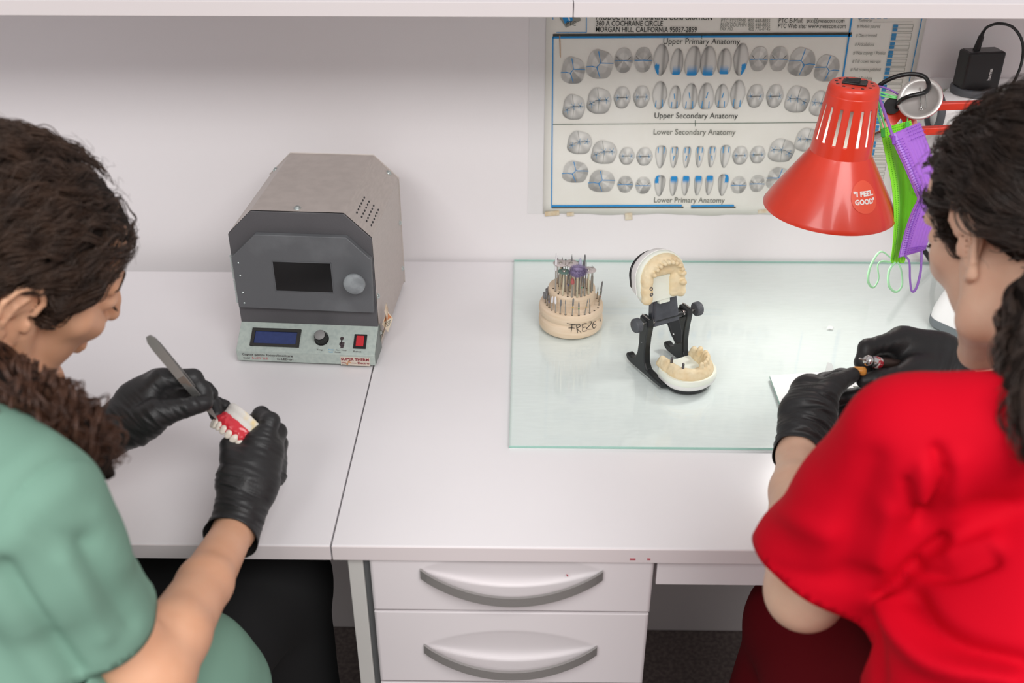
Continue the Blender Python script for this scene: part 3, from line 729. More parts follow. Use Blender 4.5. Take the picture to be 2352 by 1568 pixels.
# ------------------------------------------------------------------ glass sheet
M_GLS = bpy.data.materials.new('clear_glass'); M_GLS.use_nodes = True
nt = M_GLS.node_tree; nt.nodes.clear(); ou = nt.nodes.new('ShaderNodeOutputMaterial'); mx = nt.nodes.new('ShaderNodeMixShader'); tr = nt.nodes.new('ShaderNodeBsdfTransparent'); gl = nt.nodes.new('ShaderNodeBsdfGlossy'); fr = nt.nodes.new('ShaderNodeLayerWeight'); pw = nt.nodes.new('ShaderNodeMath'); ml = nt.nodes.new('ShaderNodeMath')
tr.inputs[0].default_value = (0.985, 0.994, 0.991, 1); gl.inputs[0].default_value = (1, 1, 1, 1); gl.inputs[1].default_value = 0.06; fr.inputs[0].default_value = 0.5; pw.operation = 'POWER'; pw.inputs[1].default_value = 5.0; ml.operation = 'MULTIPLY_ADD'; ml.inputs[1].default_value = 0.9; ml.inputs[2].default_value = 0.04
for a, b in ((fr.outputs['Facing'], pw.inputs[0]), (pw.outputs[0], ml.inputs[0]), (ml.outputs[0], mx.inputs[0]), (tr.outputs[0], mx.inputs[1]), (gl.outputs[0], mx.inputs[2]), (mx.outputs[0], ou.inputs[0])): nt.links.new(a, b)
M_GEDGE = mat('green_glass_edge', '9dcdbf', 0.15, trans=0.35)
M_GFILM = mat('green_tint_film', 'edf3f1', 0.3, var=0.02, vscale=40, stretch=(1, 6, 1))
gx0, gx1, gy0, gy1 = -0.0188, 1.30, 1.0665, 1.5935
gs = thing('glass_sheet', (0.6, 1.33, ZD), 'clear greenish glass sheet lying on the right desk under the bur holder', 'glass sheet')
b = B(); b.box((gx0+0.0004, gy0+0.0004, ZD+0.0002), (gx1, gy1-0.0004, ZD+0.0010)); b.obj('tinted_underside', M_GFILM, gs)
b = B(); b.box((gx0, gy0, ZD+0.0011), (gx1, gy1, ZG), 0.0007, 2); go = b.obj('pane', [M_GLS, M_GEDGE], gs)
for p in go.data.polygons:
    if abs(p.normal.z) < 0.5: p.material_index = 1
# front right corner of desk: small red wax smears
sm_ = B()
for px, w_ in ((1453, 0.0032), (1490, 0.0018)):
    p = W(px, 1284, YF-0.0013); sm_.obox(p, (OX, OY, OZ), (w_, 0.0002, 0.0011))
p = W(1303, 1321, 0.8884); sm_.obox(p, ((.5, 0, -.86), OY, (.86, 0, .5)), (.0018, .0002, .0006))
so_ = sm_.obj('wax_smear', mat('red_wax', 'b8384a', 0.5), dr); so_['kind'] = 'stuff'

# ------------------------------------------------------------------ bur holder
bc = np.array([0.0698, 1.3762, ZG])
M_WOOD = mat('pale_turned_wood', 'e6d2ba', 0.6, col2='dcc3a4', vscale=30, stretch=(1, 1, 9), ramp=(0.3, 0.75), bump=0.05, bscale=300)
bh = thing('bur_holder', bc, 'two-tier round wooden bur holder with FREZE handwritten on its front', 'bur holder')
h1, h2, hf = 0.0392, 0.0650, 0.022
b = B(); b.lathe([(0.0455, 0), (0.0478, 0.003), (0.0484, 0.010), (0.0478, 0.0165), (0.0462, 0.0205), (0.0455, 0.0215), (0.0464, 0.0228), (0.0480, 0.0265), (0.0484, 0.031), (0.0477, 0.036), (0.0462, 0.0388), (0.0445, h1), (0.0347, h1), (0.0352, h1+0.004), (0.0347, h1+0.012), (0.0352, h1+0.019), (0.0347, h2-0.001), (0.0335, h2), (0, h2)], (0, 0, 0), OZ, 72)
bo = b.obj('wooden_block', M_WOOD, bh, False)
# handwriting, drawn as brush strokes round the front of the block
def onb(px, py, r=0.0484):
    r_ = ray(px, py); o = CAM-bc; a = r_[0]**2+r_[1]**2; bb = 2*(o[0]*r_[0]+o[1]*r_[1]); c_ = o[0]**2+o[1]**2-r*r
    t = (-bb-math.sqrt(max(0, bb*bb-4*a*c_)))/(2*a); return CAM+r_*t
def zz5(x, y): return 1230+x/7.84, 590+y/7.84
st = B()
for pl_ in ([(562, 1193), (650, 1212), (742, 1218)], [(660, 1210), (650, 1290), (640, 1358)], [(590, 1278), (650, 1275), (710, 1280)], [(735, 1215), (745, 1290), (762, 1375)], [(735, 1220), (790, 1215), (805, 1245), (745, 1290), (790, 1330), (828, 1370)],
            [(842, 1210), (850, 1280), (845, 1340)], [(842, 1212), (890, 1200), (925, 1198)], [(850, 1272), (885, 1262), (915, 1262)], [(845, 1340), (885, 1335), (925, 1325)], [(960, 1170), (1010, 1165), (985, 1220), (920, 1290), (960, 1300), (1030, 1298)], [(1085, 1150), (1040, 1190), (1030, 1260), (1060, 1285), (1095, 1230)], [(1035, 1225), (1088, 1205)], [(1158, 1095), (1162, 1130), (1172, 1155)]):
    P = [onb(*zz5(*q)) for q in spline(pl_, 5)]
    st.tube(P, [0.00025+0.0003*math.sin(math.pi*(i+0.5)/len(P)) for i in range(len(P))], 5)
st.obj('handwriting', M_BLK2, bh)
hl = B(); rg = random.Random(11)
BURS = []      # (pos, tier)
def hole(x, y, z): hl.lathe([(0.0015, 0.0), (0.0015, 0.00025), (0, 0.0003)], (x, y, z), OZ, 8)
def tier_pt(px, py, z): p = D(px, py, ZG+z); return p[0]-bc[0], p[1]-bc[1]
M_SH = mat('steel_shank', 'b3aea6', 0.3, metal=0.9); M_SHW = mat('pale_brass_shank', 'd8cfb4', 0.35, metal=0.6); M_TIP = mat('diamond_grit', '8f8f90', 0.6, metal=0.5, bump=0.5, bscale=4000)
M_GRNB = mat('green_band', '1d9a63', 0.4); M_BLUB = mat('blue_band', '2b3f8f', 0.4); M_YELB = mat('yellow_band', 'e0b21e', 0.4); M_REDB = mat('red_band', 'b03a34', 0.4)
M_PSTONE = mat('pink_stone', 'b5605f', 0.7); M_WSTONE = mat('white_stone', 'e6e4e6', 0.6); M_LSTONE = mat('lilac_rubber', 'b9bbd0', 0.6); M_GRUB = mat('green_rubber', '5f786f', 0.6); M_DRUB = mat('dark_stone', '5b4a52', 0.6)
M_DISC = mat('sintered_disc', 'cfc6c4', 0.45, col2='b4a8a6', vscale=900); M_BRUSH = mat('purple_bristles', 'a094b4', 0.8, col2='81739a', vscale=900)
def bur(px, py, tier, kind='thin', hgt=0.030, lean=(0, 0), lab=None, band=None, grp=None):
    z = h1 if tier == 0 else h2
    x, y = tier_pt(px, py, z)
    hole(x, y, z)
    base = np.array([x, y, z+0.0002])+bc
    ax = np.array([lean[0], lean[1], 1.0]); ax /= np.linalg.norm(ax)
    b = B(); r = 0.00118 if tier == 1 else 0.0010
    shk = M_SHW if kind in ('disc', 'brush', 'gdisc') else M_SH
    L = hgt; mats = [shk, M_TIP, M_SH]; body = L*0.55
    if band is not None: mats[2] = band
    if kind == 'thin': b.lathe([(r, 0), (r, body), (r*0.55, body+0.002), (r*0.5, L*0.72)], base, ax, 10); b.m = 1; b.lathe([(r*0.62, L*0.72), (r*0.75, L*0.8), (r*0.5, L*0.95), (0.0001, L)], base, ax, 10)
    elif kind == 'cone': b.lathe([(r, 0), (r, L*0.6)], base, ax, 10); b.m = 1; b.lathe([(r*1.3, L*0.6), (r*1.1, L*0.8), (0.0002, L)], base, ax, 10)
    elif kind == 'round': b.lathe([(r, 0), (r, body), (r*0.5, body+0.003), (r*0.45, L*0.9)], base, ax, 10); b.m = 1; b.ball(base+ax*L*0.94, 0.0013, 6)
    elif kind == 'cyl': b.lathe([(r, 0), (r, L*0.5), (r*0.6, L*0.56)], base, ax, 10); b.m = 1; b.lathe([(r*0.8, L*0.56), (r*1.35, L*0.6), (r*1.3, L*0.94), (r*0.7, L)], base, ax, 10)
    elif kind == 'cup': b.lathe([(r, 0), (r, L*0.35)], base, ax, 10); b.m = 1; b.lathe([(r*1.2, L*0.35), (0.0035, L*0.5), (0.0038, L), (0.0028, L), (0.0022, L*0.94), (0.0, L*0.9)], base, ax, 16)
    elif kind in ('stone', 'lstone', 'wstone', 'dstone'):
        mats[1] = {'stone': M_PSTONE, 'lstone': M_LSTONE, 'wstone': M_WSTONE, 'dstone': M_DRUB}[kind]; q = 0.0030 if kind in ('stone', 'lstone') else 0.0018
        a = 0.68 if kind != 'wstone' else 0.55
        b.lathe([(r, 0), (r, L*a)], base, ax, 10); b.m = 1; b.lathe([(q*0.8, L*a), (q, L*a+0.002), (q*0.85, L*0.88), (q*0.3, L)], base, ax, 14)
    elif kind in ('disc', 'gdisc'):
        mats[1] = M_DISC if kind == 'disc' else M_GRUB; R = 0.0112 if kind == 'disc' else 0.0088
        b.lathe([(r*1.25, 0), (r*1.25, L)], base, ax, 10); b.m = 1
        n = 40; rim = [R*(1+0.02*math.sin(k*5)) for k in range(n)]
        b.lathe([(0.002, L-0.0004), (R*0.97, L-0.0006), (R, L), (R*0.97, L+0.0005), (0.003, L+0.0004)], base, ax, 40)
        b.m = 2; b.lathe([(0.0028, L), (0.0028, L+0.0012), (0.001, L+0.0022), (0, L+0.0022)], base, ax, 12)
    elif kind == 'brush':
        mats[1] = M_BRUSH; b.lathe([(r*1.2, 0), (r*1.2, L)], base, ax, 10); b.m = 1
        b.lathe([(0.002, L-0.005), (0.0085, L-0.005), (0.0100, L-0.001), (0.0085, L+0.003), (0.004, L+0.0035), (0.002, L+0.001), (0, L+0.001)], base, ax, 28)
        rg2 = random.Random(3)
        for k in range(1500):
            t = rg2.random()*6.283; e = rg2.uniform(-0.9, 1.1); rr = 0.0118*math.cos(e*0.8); d = Vector((math.cos(t), math.sin(t), 0)); tg = Vector((-math.sin(t), math.cos(t), 0))
            p0 = Vector(base)+Vector((0, 0, L-0.0006+0.0052*math.sin(e)))+d*rr*0.8; p1 = p0+d*0.0048*rg2.uniform(0.6, 1.3)+tg*rg2.uniform(-.003, .003)+Vector((0, 0, rg2.uniform(-.001, .0035)+0.0015*e))
            w_ = tg*0.00022; b.add([p0-w_, p0+w_, p1], [(0, 1, 2)])
    if band is not None and kind not in ('disc', 'gdisc', 'brush'):
        b.m = 2; b.lathe([(r*1.12, L*0.45), (r*1.12, L*0.45+0.0013)], base, ax, 10)
    o = b.obj('dental_bur', mats); tag(o, lab, 'bur', grp)
    return o
def q5(x, y): return zz5(x, y)
UPL = 'slim steel bur standing in the upper tier of the wooden holder'; LOL = 'slim steel bur standing in the lower tier of the wooden holder'
gU, gL = 'burs in the upper tier', 'burs in the lower tier'
# upper tier, from the photo: (x, y of the base in the close view, kind, height, band, label)
ups = [(360, 615, 'wstone', .062, None, 'tall white-tipped bur at the left rim of the upper tier'), (490, 690, 'gdisc', .039, None, 'bur with a small green-grey disc, front left of the upper tier'),
       (440, 585, 'disc', .043, None, 'bur with a pale serrated disc on the left of the upper tier'), (630, 560, 'disc', .041, None, 'bur with a pale disc at the back of the upper tier'),
       (655, 720, 'stone', .031, None, 'bur with a pink stone tip at the front of the upper tier'), (750, 722, 'brush', .042, None, 'bur topped by a round purple bristle brush'),
       (950, 668, 'disc', .039, None, 'bur with a see-through pale disc on the right of the upper tier'), (580, 670, 'thin', .034, M_BLUB, 'slim bur with a dark blue band beside the small green disc'),
       (820, 715, 'thin', .032, M_GRNB, 'slim bur with a green band below the purple brush'), (785, 560, 'lstone', .049, None, 'bur with a lilac rubber point behind the purple brush'),
       (400, 470, 'dstone', .042, None, 'bur with a dark red stone behind the left disc'), (525, 620, 'round', .056, None, 'bur with a round ball head beside the left disc'),
       (480, 520, 'cone', .048, M_GRNB, 'bur with a dark green pointed head at the back left of the upper tier'), (885, 695, 'thin', .028, None, None), (1000, 630, 'thin', .044, None, None), (1020, 600, 'round', .040, None, 'bur with a round ball head at the right rim of the upper tier'),
       (712, 690, 'thin', .034, None, None), (640, 515, 'cone', .052, None, 'tall pointed bur at the very back of the upper tier'), (850, 560, 'cyl', .054, None, 'bur with a long cylindrical head behind the purple brush'),
       (830, 520, 'thin', .042, None, None), (900, 560, 'thin', .044, None, None), (940, 600, 'thin', .040, None, None), (600, 600, 'thin', .034, None, None), (780, 660, 'thin', .030, None, None), (420, 530, 'thin', .034, None, None), (580, 480, 'thin', .036, None, None), (740, 500, 'thin', .040, None, None)]
for x, y, k, hg_, bd, lb in ups:
    bur(*q5(x, y), 1, k, hg_, (rg.uniform(-.03, .03), rg.uniform(-.03, .03)), lb or UPL, bd, gU)
lows = [(290, 960, 'wstone', .0235, None, 'white-tipped bur at the left front of the lower tier'), (362, 995, 'wstone', .0262, None, 'tall white-tipped bur, second from the left front of the lower tier'), (445, 1025, 'cyl', .0236, None, None), (540, 1042, 'thin', .0250, None, None),
        (660, 1052, 'cyl', .0280, M_YELB, 'bur with a yellow band at the middle front of the lower tier'), (780, 1055, 'cone', .0245, M_GRNB, 'pointed bur with a green band at the front of the lower tier'), (885, 1035, 'thin', .0270, M_YELB, 'leaning bur with a yellow band, right front of the lower tier'), (975, 1010, 'thin', .0255, None, None),
        (1140, 865, 'cone', .030, M_REDB, 'pointed bur with a red band at the right rim of the lower tier'), (1140, 800, 'cyl', .034, M_GRNB, 'tall green-banded bur at the right of the lower tier'), (1110, 750, 'thin', .020, M_YELB, 'short yellow-banded bur at the right back of the lower tier'),
        (175, 825, 'cup', .0170, None, 'ribbed cup-shaped bur at the left rim of the lower tier'), (205, 870, 'cyl', .0200, None, None), (245, 915, 'cyl', .0210, M_BLUB, 'bur with a blue band at the left of the lower tier'), (225, 770, 'cup', .0180, None, 'knurled round-headed bur behind the ribbed cup bur'), (262, 700, 'cup', .0150, None, 'cup-shaped bur at the back left of the lower tier')]
for x, y, k, hg_, bd, lb in lows:
    ln_ = (0.16, 0.03) if x == 885 else ((0.12, 0.0) if x in (1140,) else (rg.uniform(-.04, .04), rg.uniform(-.03, .03)))
    bur(*q5(x, y), 0, k, hg_, ln_, lb or LOL, bd, gL)
for x, y, z in ((1125, 918, h1), (1060, 965, h1), (410, 665, h2), (430, 630, h2), (320, 565, h2), (580, 708, h2), (870, 548, h2), (935, 568, h2), (740, 610, h2), (850, 628, h2), (615, 625, h2)):
    p = tier_pt(*q5(x, y), z); hole(p[0], p[1], z)
ho = hl.obj('drilled_holes', mat('hole_dark', '3a2c20', 0.9), bh, False); ho['kind'] = 'stuff'

# ------------------------------------------------------------------ articulator with dental casts
M_ARTB = mat('chipped_black_enamel', '1f2224', 0.32, col2='d8dcdc', vscale=90, ramp=(0.68, 0.73)); M_ARTC = mat('black_enamel', '232628', 0.35, var=0.2, vscale=60)
M_PLAS = mat('white_plaster', 'f1efed', 0.6, bump=0.15, bscale=120); M_PLATE = mat('plaster_smeared_plate', '16181b', 0.4, col2='cfd0d0', vscale=45, ramp=(0.56, 0.6))
M_BEIGE = mat('beige_die_stone', 'ecdcb8', 0.55, col2='e3cba0', vscale=70, bump=0.2, bscale=250); M_RESIN = mat('milky_base', 'eef2e6', 0.35, sss=0.1)
ah = np.array([0.880, 0.476, 0]); af = np.array([0.476, -0.880, 0]); az = np.array([0, 0, 1.0]); ao = np.array([0.1965, 1.260, ZG])
art = thing('articulator', ao, 'black hinged articulator, opened, holding cream tooth casts on the glass', 'articulator')
def AP(h, f, z): return ao+ah*h+af*f+az*z
HZ = 0.080
al = math.radians(101)
ua = af*math.cos(al)+az*math.sin(al); un = -az*math.cos(al)+af*math.sin(al)      # upper arm direction, tooth-facing direction
HG = AP(0, 0, HZ)
def UPP(h, a, n): return HG+ah*h+ua*a+un*n
side_prof = [(-.0105, .0865), (.0085, .0865), (.0098, .076), (.0068, .058), (.0058, .036), (.0080, .019), (.0135, .0105), (.030, .0085), (.052, .0082), (.052, .0015), (.020, .0006), (-.004, .0006), (-.026, .0006), (-.035, .0022), (-.0385, .0070), (-.0375, .0115), (-.0335, .0128), (-.0290, .0108), (-.0225, .0112), (-.0160, .0160), (-.0112, .027), (-.0095, .045), (-.0102, .060), (-.0118, .074)]
b = B()
for s in (-1, 1): b.prism(side_prof, AP(s*.0325-.0052, 0, .0003), af, az, ah, .0104, .0017, 2)
b.obox(AP(0, -.006, HZ-.004), (ah, af, az), (.0375, .0055, .0062), .002)
b.obj('lower_frame', M_ARTB, art)
b = B()
b.prism([(-.0215, -.008), (.0215, -.008), (.0165, .048), (-.0165, .048)], UPP(-.005, 0, .0030), ah, ua, un, .0040, .0014); b.prism([(-.0225, -.006), (-.0185, -.006), (-.0135, .050), (-.0175, .050)], UPP(-.005, 0, -.006), ah, ua, un, .0105, .0012); b.prism([(.0185, -.006), (.0225, -.006), (.0175, .050), (.0135, .050)], UPP(-.005, 0, -.006), ah, ua, un, .0105, .0012)
b.obj('upper_arm', mat('sheen_black_enamel', '5a5e66', 0.3, col2='44474d', vscale=40, metal=0.3, coat=0.3), art)  # reflection on the black plate is painted in as a lighter grey base
tg = af*0.52-az*0.85; tg2 = np.cross(ah, tg)
b = B(); b.prism([(-.009, .0), (.0115, .0), (.0105, .020), (.006, .036), (-.003, .036), (-.007, .02)], AP(.006, .006, HZ-.002), ah, tg, tg2, .005, .0018); b.obj('stop_tongue', M_ARTB, art)
b = B(); b.cyl(AP(-.022, .002, HZ), AP(.022, .002, HZ), .0052); b.obj('hinge_barrel', M_ARTC, art)
for s, lab in ((-1, 0), (1, 1)):
    b = B(); b.cyl(AP(s*.018, .002, HZ), AP(s*.050, .002, HZ), .0022, n=12); b.cyl(AP(s*.024, .002, HZ), AP(s*.030, .002, HZ), .0052, n=6); b.m = 0
    b.obox(AP(s*.034, -.002, HZ+.002), (ah, af, az), (.0009, .009, .006), .0006)
    b.obj('hinge_screw', M_STEEL, art)
    kb_ = B(); kb_.lathe([(.0085, 0), (.0098, .001), (.0098, .0085), (.0088, .0098), (0, .0098)], AP(s*.0455, .002, HZ), ah*s, 36)
    for k in range(36):
        x_, y_, a_ = basis(ah*s); t = 2*math.pi*k/36; d = x_*math.cos(t)+y_*math.sin(t); p = Vector(AP(s*.0455, .002, HZ))+d*.0098; kb_.cyl(p+a_*.0012, p+a_*.0083, .00042, n=4)
    kb_.obj('knurled_knob', M_DARKGREY, art)
def dcast(o, X, Y, Z, up):
    """D-shaped mounting + horseshoe arch; Y = front of the mouth, Z = toward the teeth"""
    def PP(x, y, z): return np.array(o)+np.array(X)*x+np.array(Y)*y+np.array(Z)*z
    def dshape(rx, ry, y0):
        pts = []
        for k in range(25): t = math.pi*k/24; pts.append((rx*math.cos(t), ry*math.sin(t)+0.002))
        pts += [(-rx*0.98, y0*0.6), (-rx*0.80, y0*0.95), (-rx*0.6, y0), (rx*0.6, y0), (rx*0.80, y0*0.95), (rx*0.98, y0*0.6)]
        return pts
    def slab(name, secs, m):
        V = []; F = []; n = None
        for rx, ry, y0, z in secs:
            q = dshape(rx, ry, y0); n = len(q); V += [PP(x, y, z) for x, y in q]
        for i in range(len(secs)-1): F += [(i*n+k, i*n+(k+1) % n, (i+1)*n+(k+1) % n, (i+1)*n+k) for k in range(n)]
        b = B(); b.add(V, F, True); b.add(V[:n], [tuple(range(n))[::-1]]); b.add(V[-n:], [tuple(range(n))]); return b.obj(name, m, art)
    if up:
        slab('mounting_plate', [(.034, .029, -.022, -.004), (.034, .029, -.022, .0015)], M_PLATE)
        slab('plaster_mount', [(.034, .030, -.024, .0015), (.037, .033, -.026, .006), (.038, .034, -.030, .014), (.0385, .034, -.033, .0175)], M_PLAS)
        slab('resin_base', [(.0375, .033, -.033, .0176), (.038, .0335, -.0335, .019), (.0365, .033, -.0325, .0245), (.036, .032, -.032, .0252)], M_RESIN); z0 = .025
        b = B(); b.obox(PP(.004, -.0345, .020), (X, Y, Z), (.0085, .004, .0035), .001); b.obj('base_lug', M_RESIN, art)
    else:
        slab('mounting_plate', [(.033, .028, -.022, 0.0003), (.034, .029, -.023, .0055)], M_PLATE)
        slab('plaster_mount', [(.034, .029, -.024, .0055), (.0385, .033, -.027, .010), (.039, .034, -.028, .015)], M_PLAS)
        slab('resin_base', [(.0392, .034, -.029, .0151), (.0397, .0345, -.029, .0165), (.0385, .0335, -.028, .0225), (.038, .033, -.0275, .023)], M_RESIN); z0 = .0228
    ar = S(); rx, ry = .0262, .0225
    path = [(rx*math.cos(t), ry*math.sin(t)*1.08, 0) for t in np.linspace(0, math.pi, 15)]
    path = [(rx*1.04, -.026, 0), (rx*1.03, -.013, 0)]+path+[(-rx*1.03, -.013, 0), (-rx*1.04, -.026, 0)]
    hgt = .0095 if up else .0125
    for i in range(len(path)-1):
        a, c = path[i], path[i+1]
        ar.cone(PP(a[0], a[1], z0+.001), PP(c[0], c[1], z0+.001), .0074, .0074, .004); ar.cone(PP(a[0]*.98, a[1]*.98, z0+hgt-.0045), PP(c[0]*.98, c[1]*.98, z0+hgt-.0045), .0052, .0052, .003)
    if up:   # palate shelf, right saddle
        ar.chain([PP(-.012, .008, z0), PP(.012, .008, z0)], [.0055, .0055], .006); ar.chain([PP(.020, -.006, z0+.0005), PP(.017, -.024, z0)], [.009, .007], .005)
        teeth = [(a, 1) for a in (24, 41, 57, 72, 87, 102, 118, 134, 152)]+[(8, 1.15), (-9, 1.15)]
    else:
        teeth = [(a, 1.05) for a in (84, 68, 52, 36)]+[(20, 1.25), (4, 1.35), (-9, 1.35)]
    for dg_, sc_ in teeth:
        t = math.radians(dg_); y = ry*1.08*math.sin(t) if 0 <= dg_ <= 180 else -.010; x = rx*math.cos(t); R_ = .0037*sc_
        ar.cone(PP(x*.98, y*.98, z0+hgt-.002), PP(x*.96, y*.96, z0+hgt+.0062), R_*1.05, R_*.80, .0012)
        if sc_ > 1.1: ar.cone(PP(x*.88, y*.9, z0+hgt), PP(x*.86, y*.88, z0+hgt+.0055), R_*.8, R_*.6, .0016)
    ar.fn(lambda P: -((P-PP(0, 0, z0))@np.array(Z)), 0.0005, True) if False else None
    c8 = [PP(x, y, z) for x in (-.044, .044) for y in (-.042, .04) for z in (z0-.004, z0+.024)]
    V, F = snet(ar, np.minimum.reduce(c8), np.maximum.reduce(c8), 0.0009)
    zl = (V-np.array(o))@np.array(Z); V += np.outer(np.maximum(0, z0-0.0005-zl), np.array(Z))
    N = normals(V, F); V += N*(vnoise(V*260)*.0009)[:, None]
    npmesh('tooth_cast', V, F, M_BEIGE, art)
    cut = B()
    if up:
        for y in (-.0085, -.0165):
            cut.lathe([(.0027, -.003), (.0027, .0012), (.0014, .0014), (.0012, -.0005), (0, -.0005)], PP(-.0255, y, z0+hgt+.0003), Z, 14)
    else:
        for x, y in ((-.0255, -.006), (-.0205, .0135)): cut.lathe([(.0020, 0), (.0018, .009), (.0012, .0100), (0, .01)], PP(x, y, z0+hgt-.001), Z, 12)
    ob_ = cut.obj('implant', mat('grey_implant', '6f6c6e', 0.35, metal=0.8), art); ob_['kind'] = 'stuff'
    if not up:
        b = B(); b.ball(PP(.012, .016, z0+.0085), .0022, 8); b.ball(PP(.0155, .0135, z0+.0095), .0018, 8); b.ball(PP(.009, .0175, z0+.007), .0014, 8); w_ = b.obj('wax_drop', mat('amber_wax', 'e0a018', 0.3), art); w_['kind'] = 'stuff'
        p0, p1 = PP(-.020, .0245, z0+.012), PP(-.020, .0240, z0); 
dcast(AP(.0055, .052, 0.0), ah, af, az, False)
dcast(UPP(-.0150, .0645, -.010), ah, ua, un, True)

# ------------------------------------------------------------------ red desk lamp
LR = C(1904, 478, 1.40); LB = np.array([LR[0], LR[1], LR[2]])
lamp = thing('desk_lamp', (LB[0], LB[1], LB[2]), 'red enamel arm lamp with a slotted conical shade in front of the chart', 'lamp')
M_LIN = mat('white_shade_lining', 'f4f1ee', 0.5)
lax = np.array([0.035, 0.0, 1.0]); lax /= np.linalg.norm(lax)
def LP(h): return LB+lax*h
ZJ = 0.082; ZT = 0.170
sh_ = B(); prof = [(0.0870, 0), (0.0872, 0.0012), (0.0845, 0.006), (0.0785, 0.017), (0.066, 0.037), (0.053, 0.058), (0.0425, 0.0745), (0.0385, ZJ)]
sh_.lathe(prof, LB, lax, 72, True, False); sh_.m = 1; sh_.lathe([(r-0.0010, h+0.0001) for r, h in prof], LB, lax, 72, True, False); sh_.lathe([(0.0860, 0.0001), (0.0870, 0)], LB, lax, 72, True, False)
shade = sh_.obj('shade', [M_RED, M_LIN], lamp)
# slotted housing: wall with real openings
x_, y_, a_ = [np.array(v) for v in basis(lax)]
nA, nZ = 216, 40; V = []; F = []; hh0, hh1 = ZJ-0.004, ZT-0.012
def hr(h): return 0.0395+(0.0322-0.0395)*((h-hh0)/(hh1-hh0))**1.05
for j in range(nZ+1):
    h = hh0+(hh1-hh0)*j/nZ
    for k in range(nA): t = 2*math.pi*k/nA; V.append(LP(h)+(x_*math.cos(t)+y_*math.sin(t))*hr(h))
nslot = 16; per = nA/nslot
for j in range(nZ):
    hm = hh0+(hh1-hh0)*(j+0.5)/nZ
    for k in range(nA):
        ph = ((k+0.5) % per)-per/2
        e = min(1.0, max(0, min((hm-0.0975)/0.002, (0.1445-hm)/0.002)))
        if 0.0975 < hm < 0.1445 and abs(ph) < 2.2*math.sqrt(e): continue
        F.append((j*nA+k, j*nA+(k+1) % nA, (j+1)*nA+(k+1) % nA, (j+1)*nA+k))
hs = pymesh('slotted_housing', V, F, [M_RED, M_LIN], lamp, smooth=True); md = hs.modifiers.new('thick', 'SOLIDIFY'); md.thickness = 0.0011; md.offset = -1; md.material_offset = 1
tpb = B(); tpb.lathe([(hr(hh1), ZT-0.012), (0.0318, ZT-0.006), (0.0305, ZT-0.0022), (0.0290, ZT-0.0003), (0.0270, ZT), (0, ZT)], LB, lax, 48); cap_ = tpb.obj('housing_cap', M_RED, lamp)
b = B()
for k in range(12):
    t = 2*math.pi*(k+.3)/12; b.lathe([(0.0021, 0.0), (0.0021, 0.0004), (0, 0.0004)], LP(ZT-0.0001)+(x_*math.cos(t)+y_*math.sin(t))*0.0228, lax, 10)
vh = b.obj('vent_holes', M_BLK, cap_); vh['kind'] = 'stuff'
sx_ = np.array([0.93, -0.36, 0]); sy_ = np.array([0.36, 0.93, 0])
b = B(); b.obox(LP(ZT+0.0012), (sx_, sy_, lax), (0.0150, 0.0088, 0.0014), 0.0006); sw = b.obj('switch_frame', M_BLK, cap_)
b = B(); b.obox(LP(ZT+0.0026)-sx_*0.003, (sx_+lax*0.13, sy_, lax-sx_*0.13), (0.0092, 0.0066, 0.0019), 0.0008); b.obj('rocker_switch', M_BLK2, lamp)
# bulb
b = B(); b.lathe([(0, 0.022), (0.012, 0.025), (0.022, 0.036), (0.0245, 0.048), (0.021, 0.062), (0.0145, 0.078), (0.013, 0.088)], LB, lax, 28)
b.obj('bulb', mat('lit_bulb', 'ffffff', 0.4, emit='fff6ee', estr=3.0), lamp)
b = B(); b.lathe([(0.0135, 0.088), (0.0155, 0.092), (0.0155, 0.135), (0.012, 0.14), (0, 0.14)], LB, lax, 20); b.obj('bulb_socket', mat('cream_socket', 'd9d5cf', 0.5), lamp)
pl = bpy.data.lights.new('bulb_light', 'SPOT'); pl.energy = 1.4; pl.spot_size = math.radians(150); pl.spot_blend = 0.6; pl.shadow_soft_size = 0.03; pl.color = (1, 0.98, 0.96)
plo = bpy.data.objects.new('bulb_light', pl); COL.objects.link(plo); plo.location = LP(0.018); plo.rotation_euler = (0, 0, 0)
# round sticker on the shade
def on_cone(px, py):
    r_ = ray(px, py)
    best = None
    for t in np.linspace(1.2, 1.45, 2600):
        p = CAM+r_*t-LB; h = p@lax; rr = np.linalg.norm(p-lax*h)
        R_ = np.interp(h, [q[1] for q in prof], [q[0] for q in prof])
        if 0 < h < ZJ and rr < R_: best = CAM+r_*t; break
    return best
sc0 = on_cone(1985, 452); pa = sc0-LB; h_ = pa@lax; rd = pa-lax*h_; rd /= np.linalg.norm(rd)
slope = np.array([0.066-0.053, 0.058-0.037]); slope /= np.linalg.norm(slope)      # (r decreasing, h increasing)
sup = lax*slope[1]-rd*slope[0]; snr = rd*slope[1]+lax*slope[0]; srt = np.cross(sup, snr); rcurv = np.linalg.norm(pa-lax*h_)
stp = S()
V = []; F = []; nr, na = 6, 40
def stick(u, v, lift=0.0007):      # u right, v up on the cone surface
    hh = h_+v*slope[1]; R_ = np.interp(hh, [q[1] for q in prof], [q[0] for q in prof]); an = u/rcurv
    d = rd*math.cos(an)+np.cross(lax, rd)*math.sin(an); return LB+lax*hh+d*(R_+lift)
if srt@np.cross(lax, rd) < 0: pass
for i in range(nr+1):
    for k in range(na): t = 2*math.pi*k/na; V.append(stick(0.0185*i/nr*math.cos(t), 0.0215*i/nr*math.sin(t)))
for i in range(nr):
    for k in range(na): F.append((i*na+k, (i+1)*na+k, (i+1)*na+(k+1) % na, i*na+(k+1) % na))
stk = pymesh('sticker', V, F, mat('orange_red_sticker', 'ee583c', 0.4), lamp, smooth=True)
M_STW = mat('white_print', 'f0ece8', 0.5)
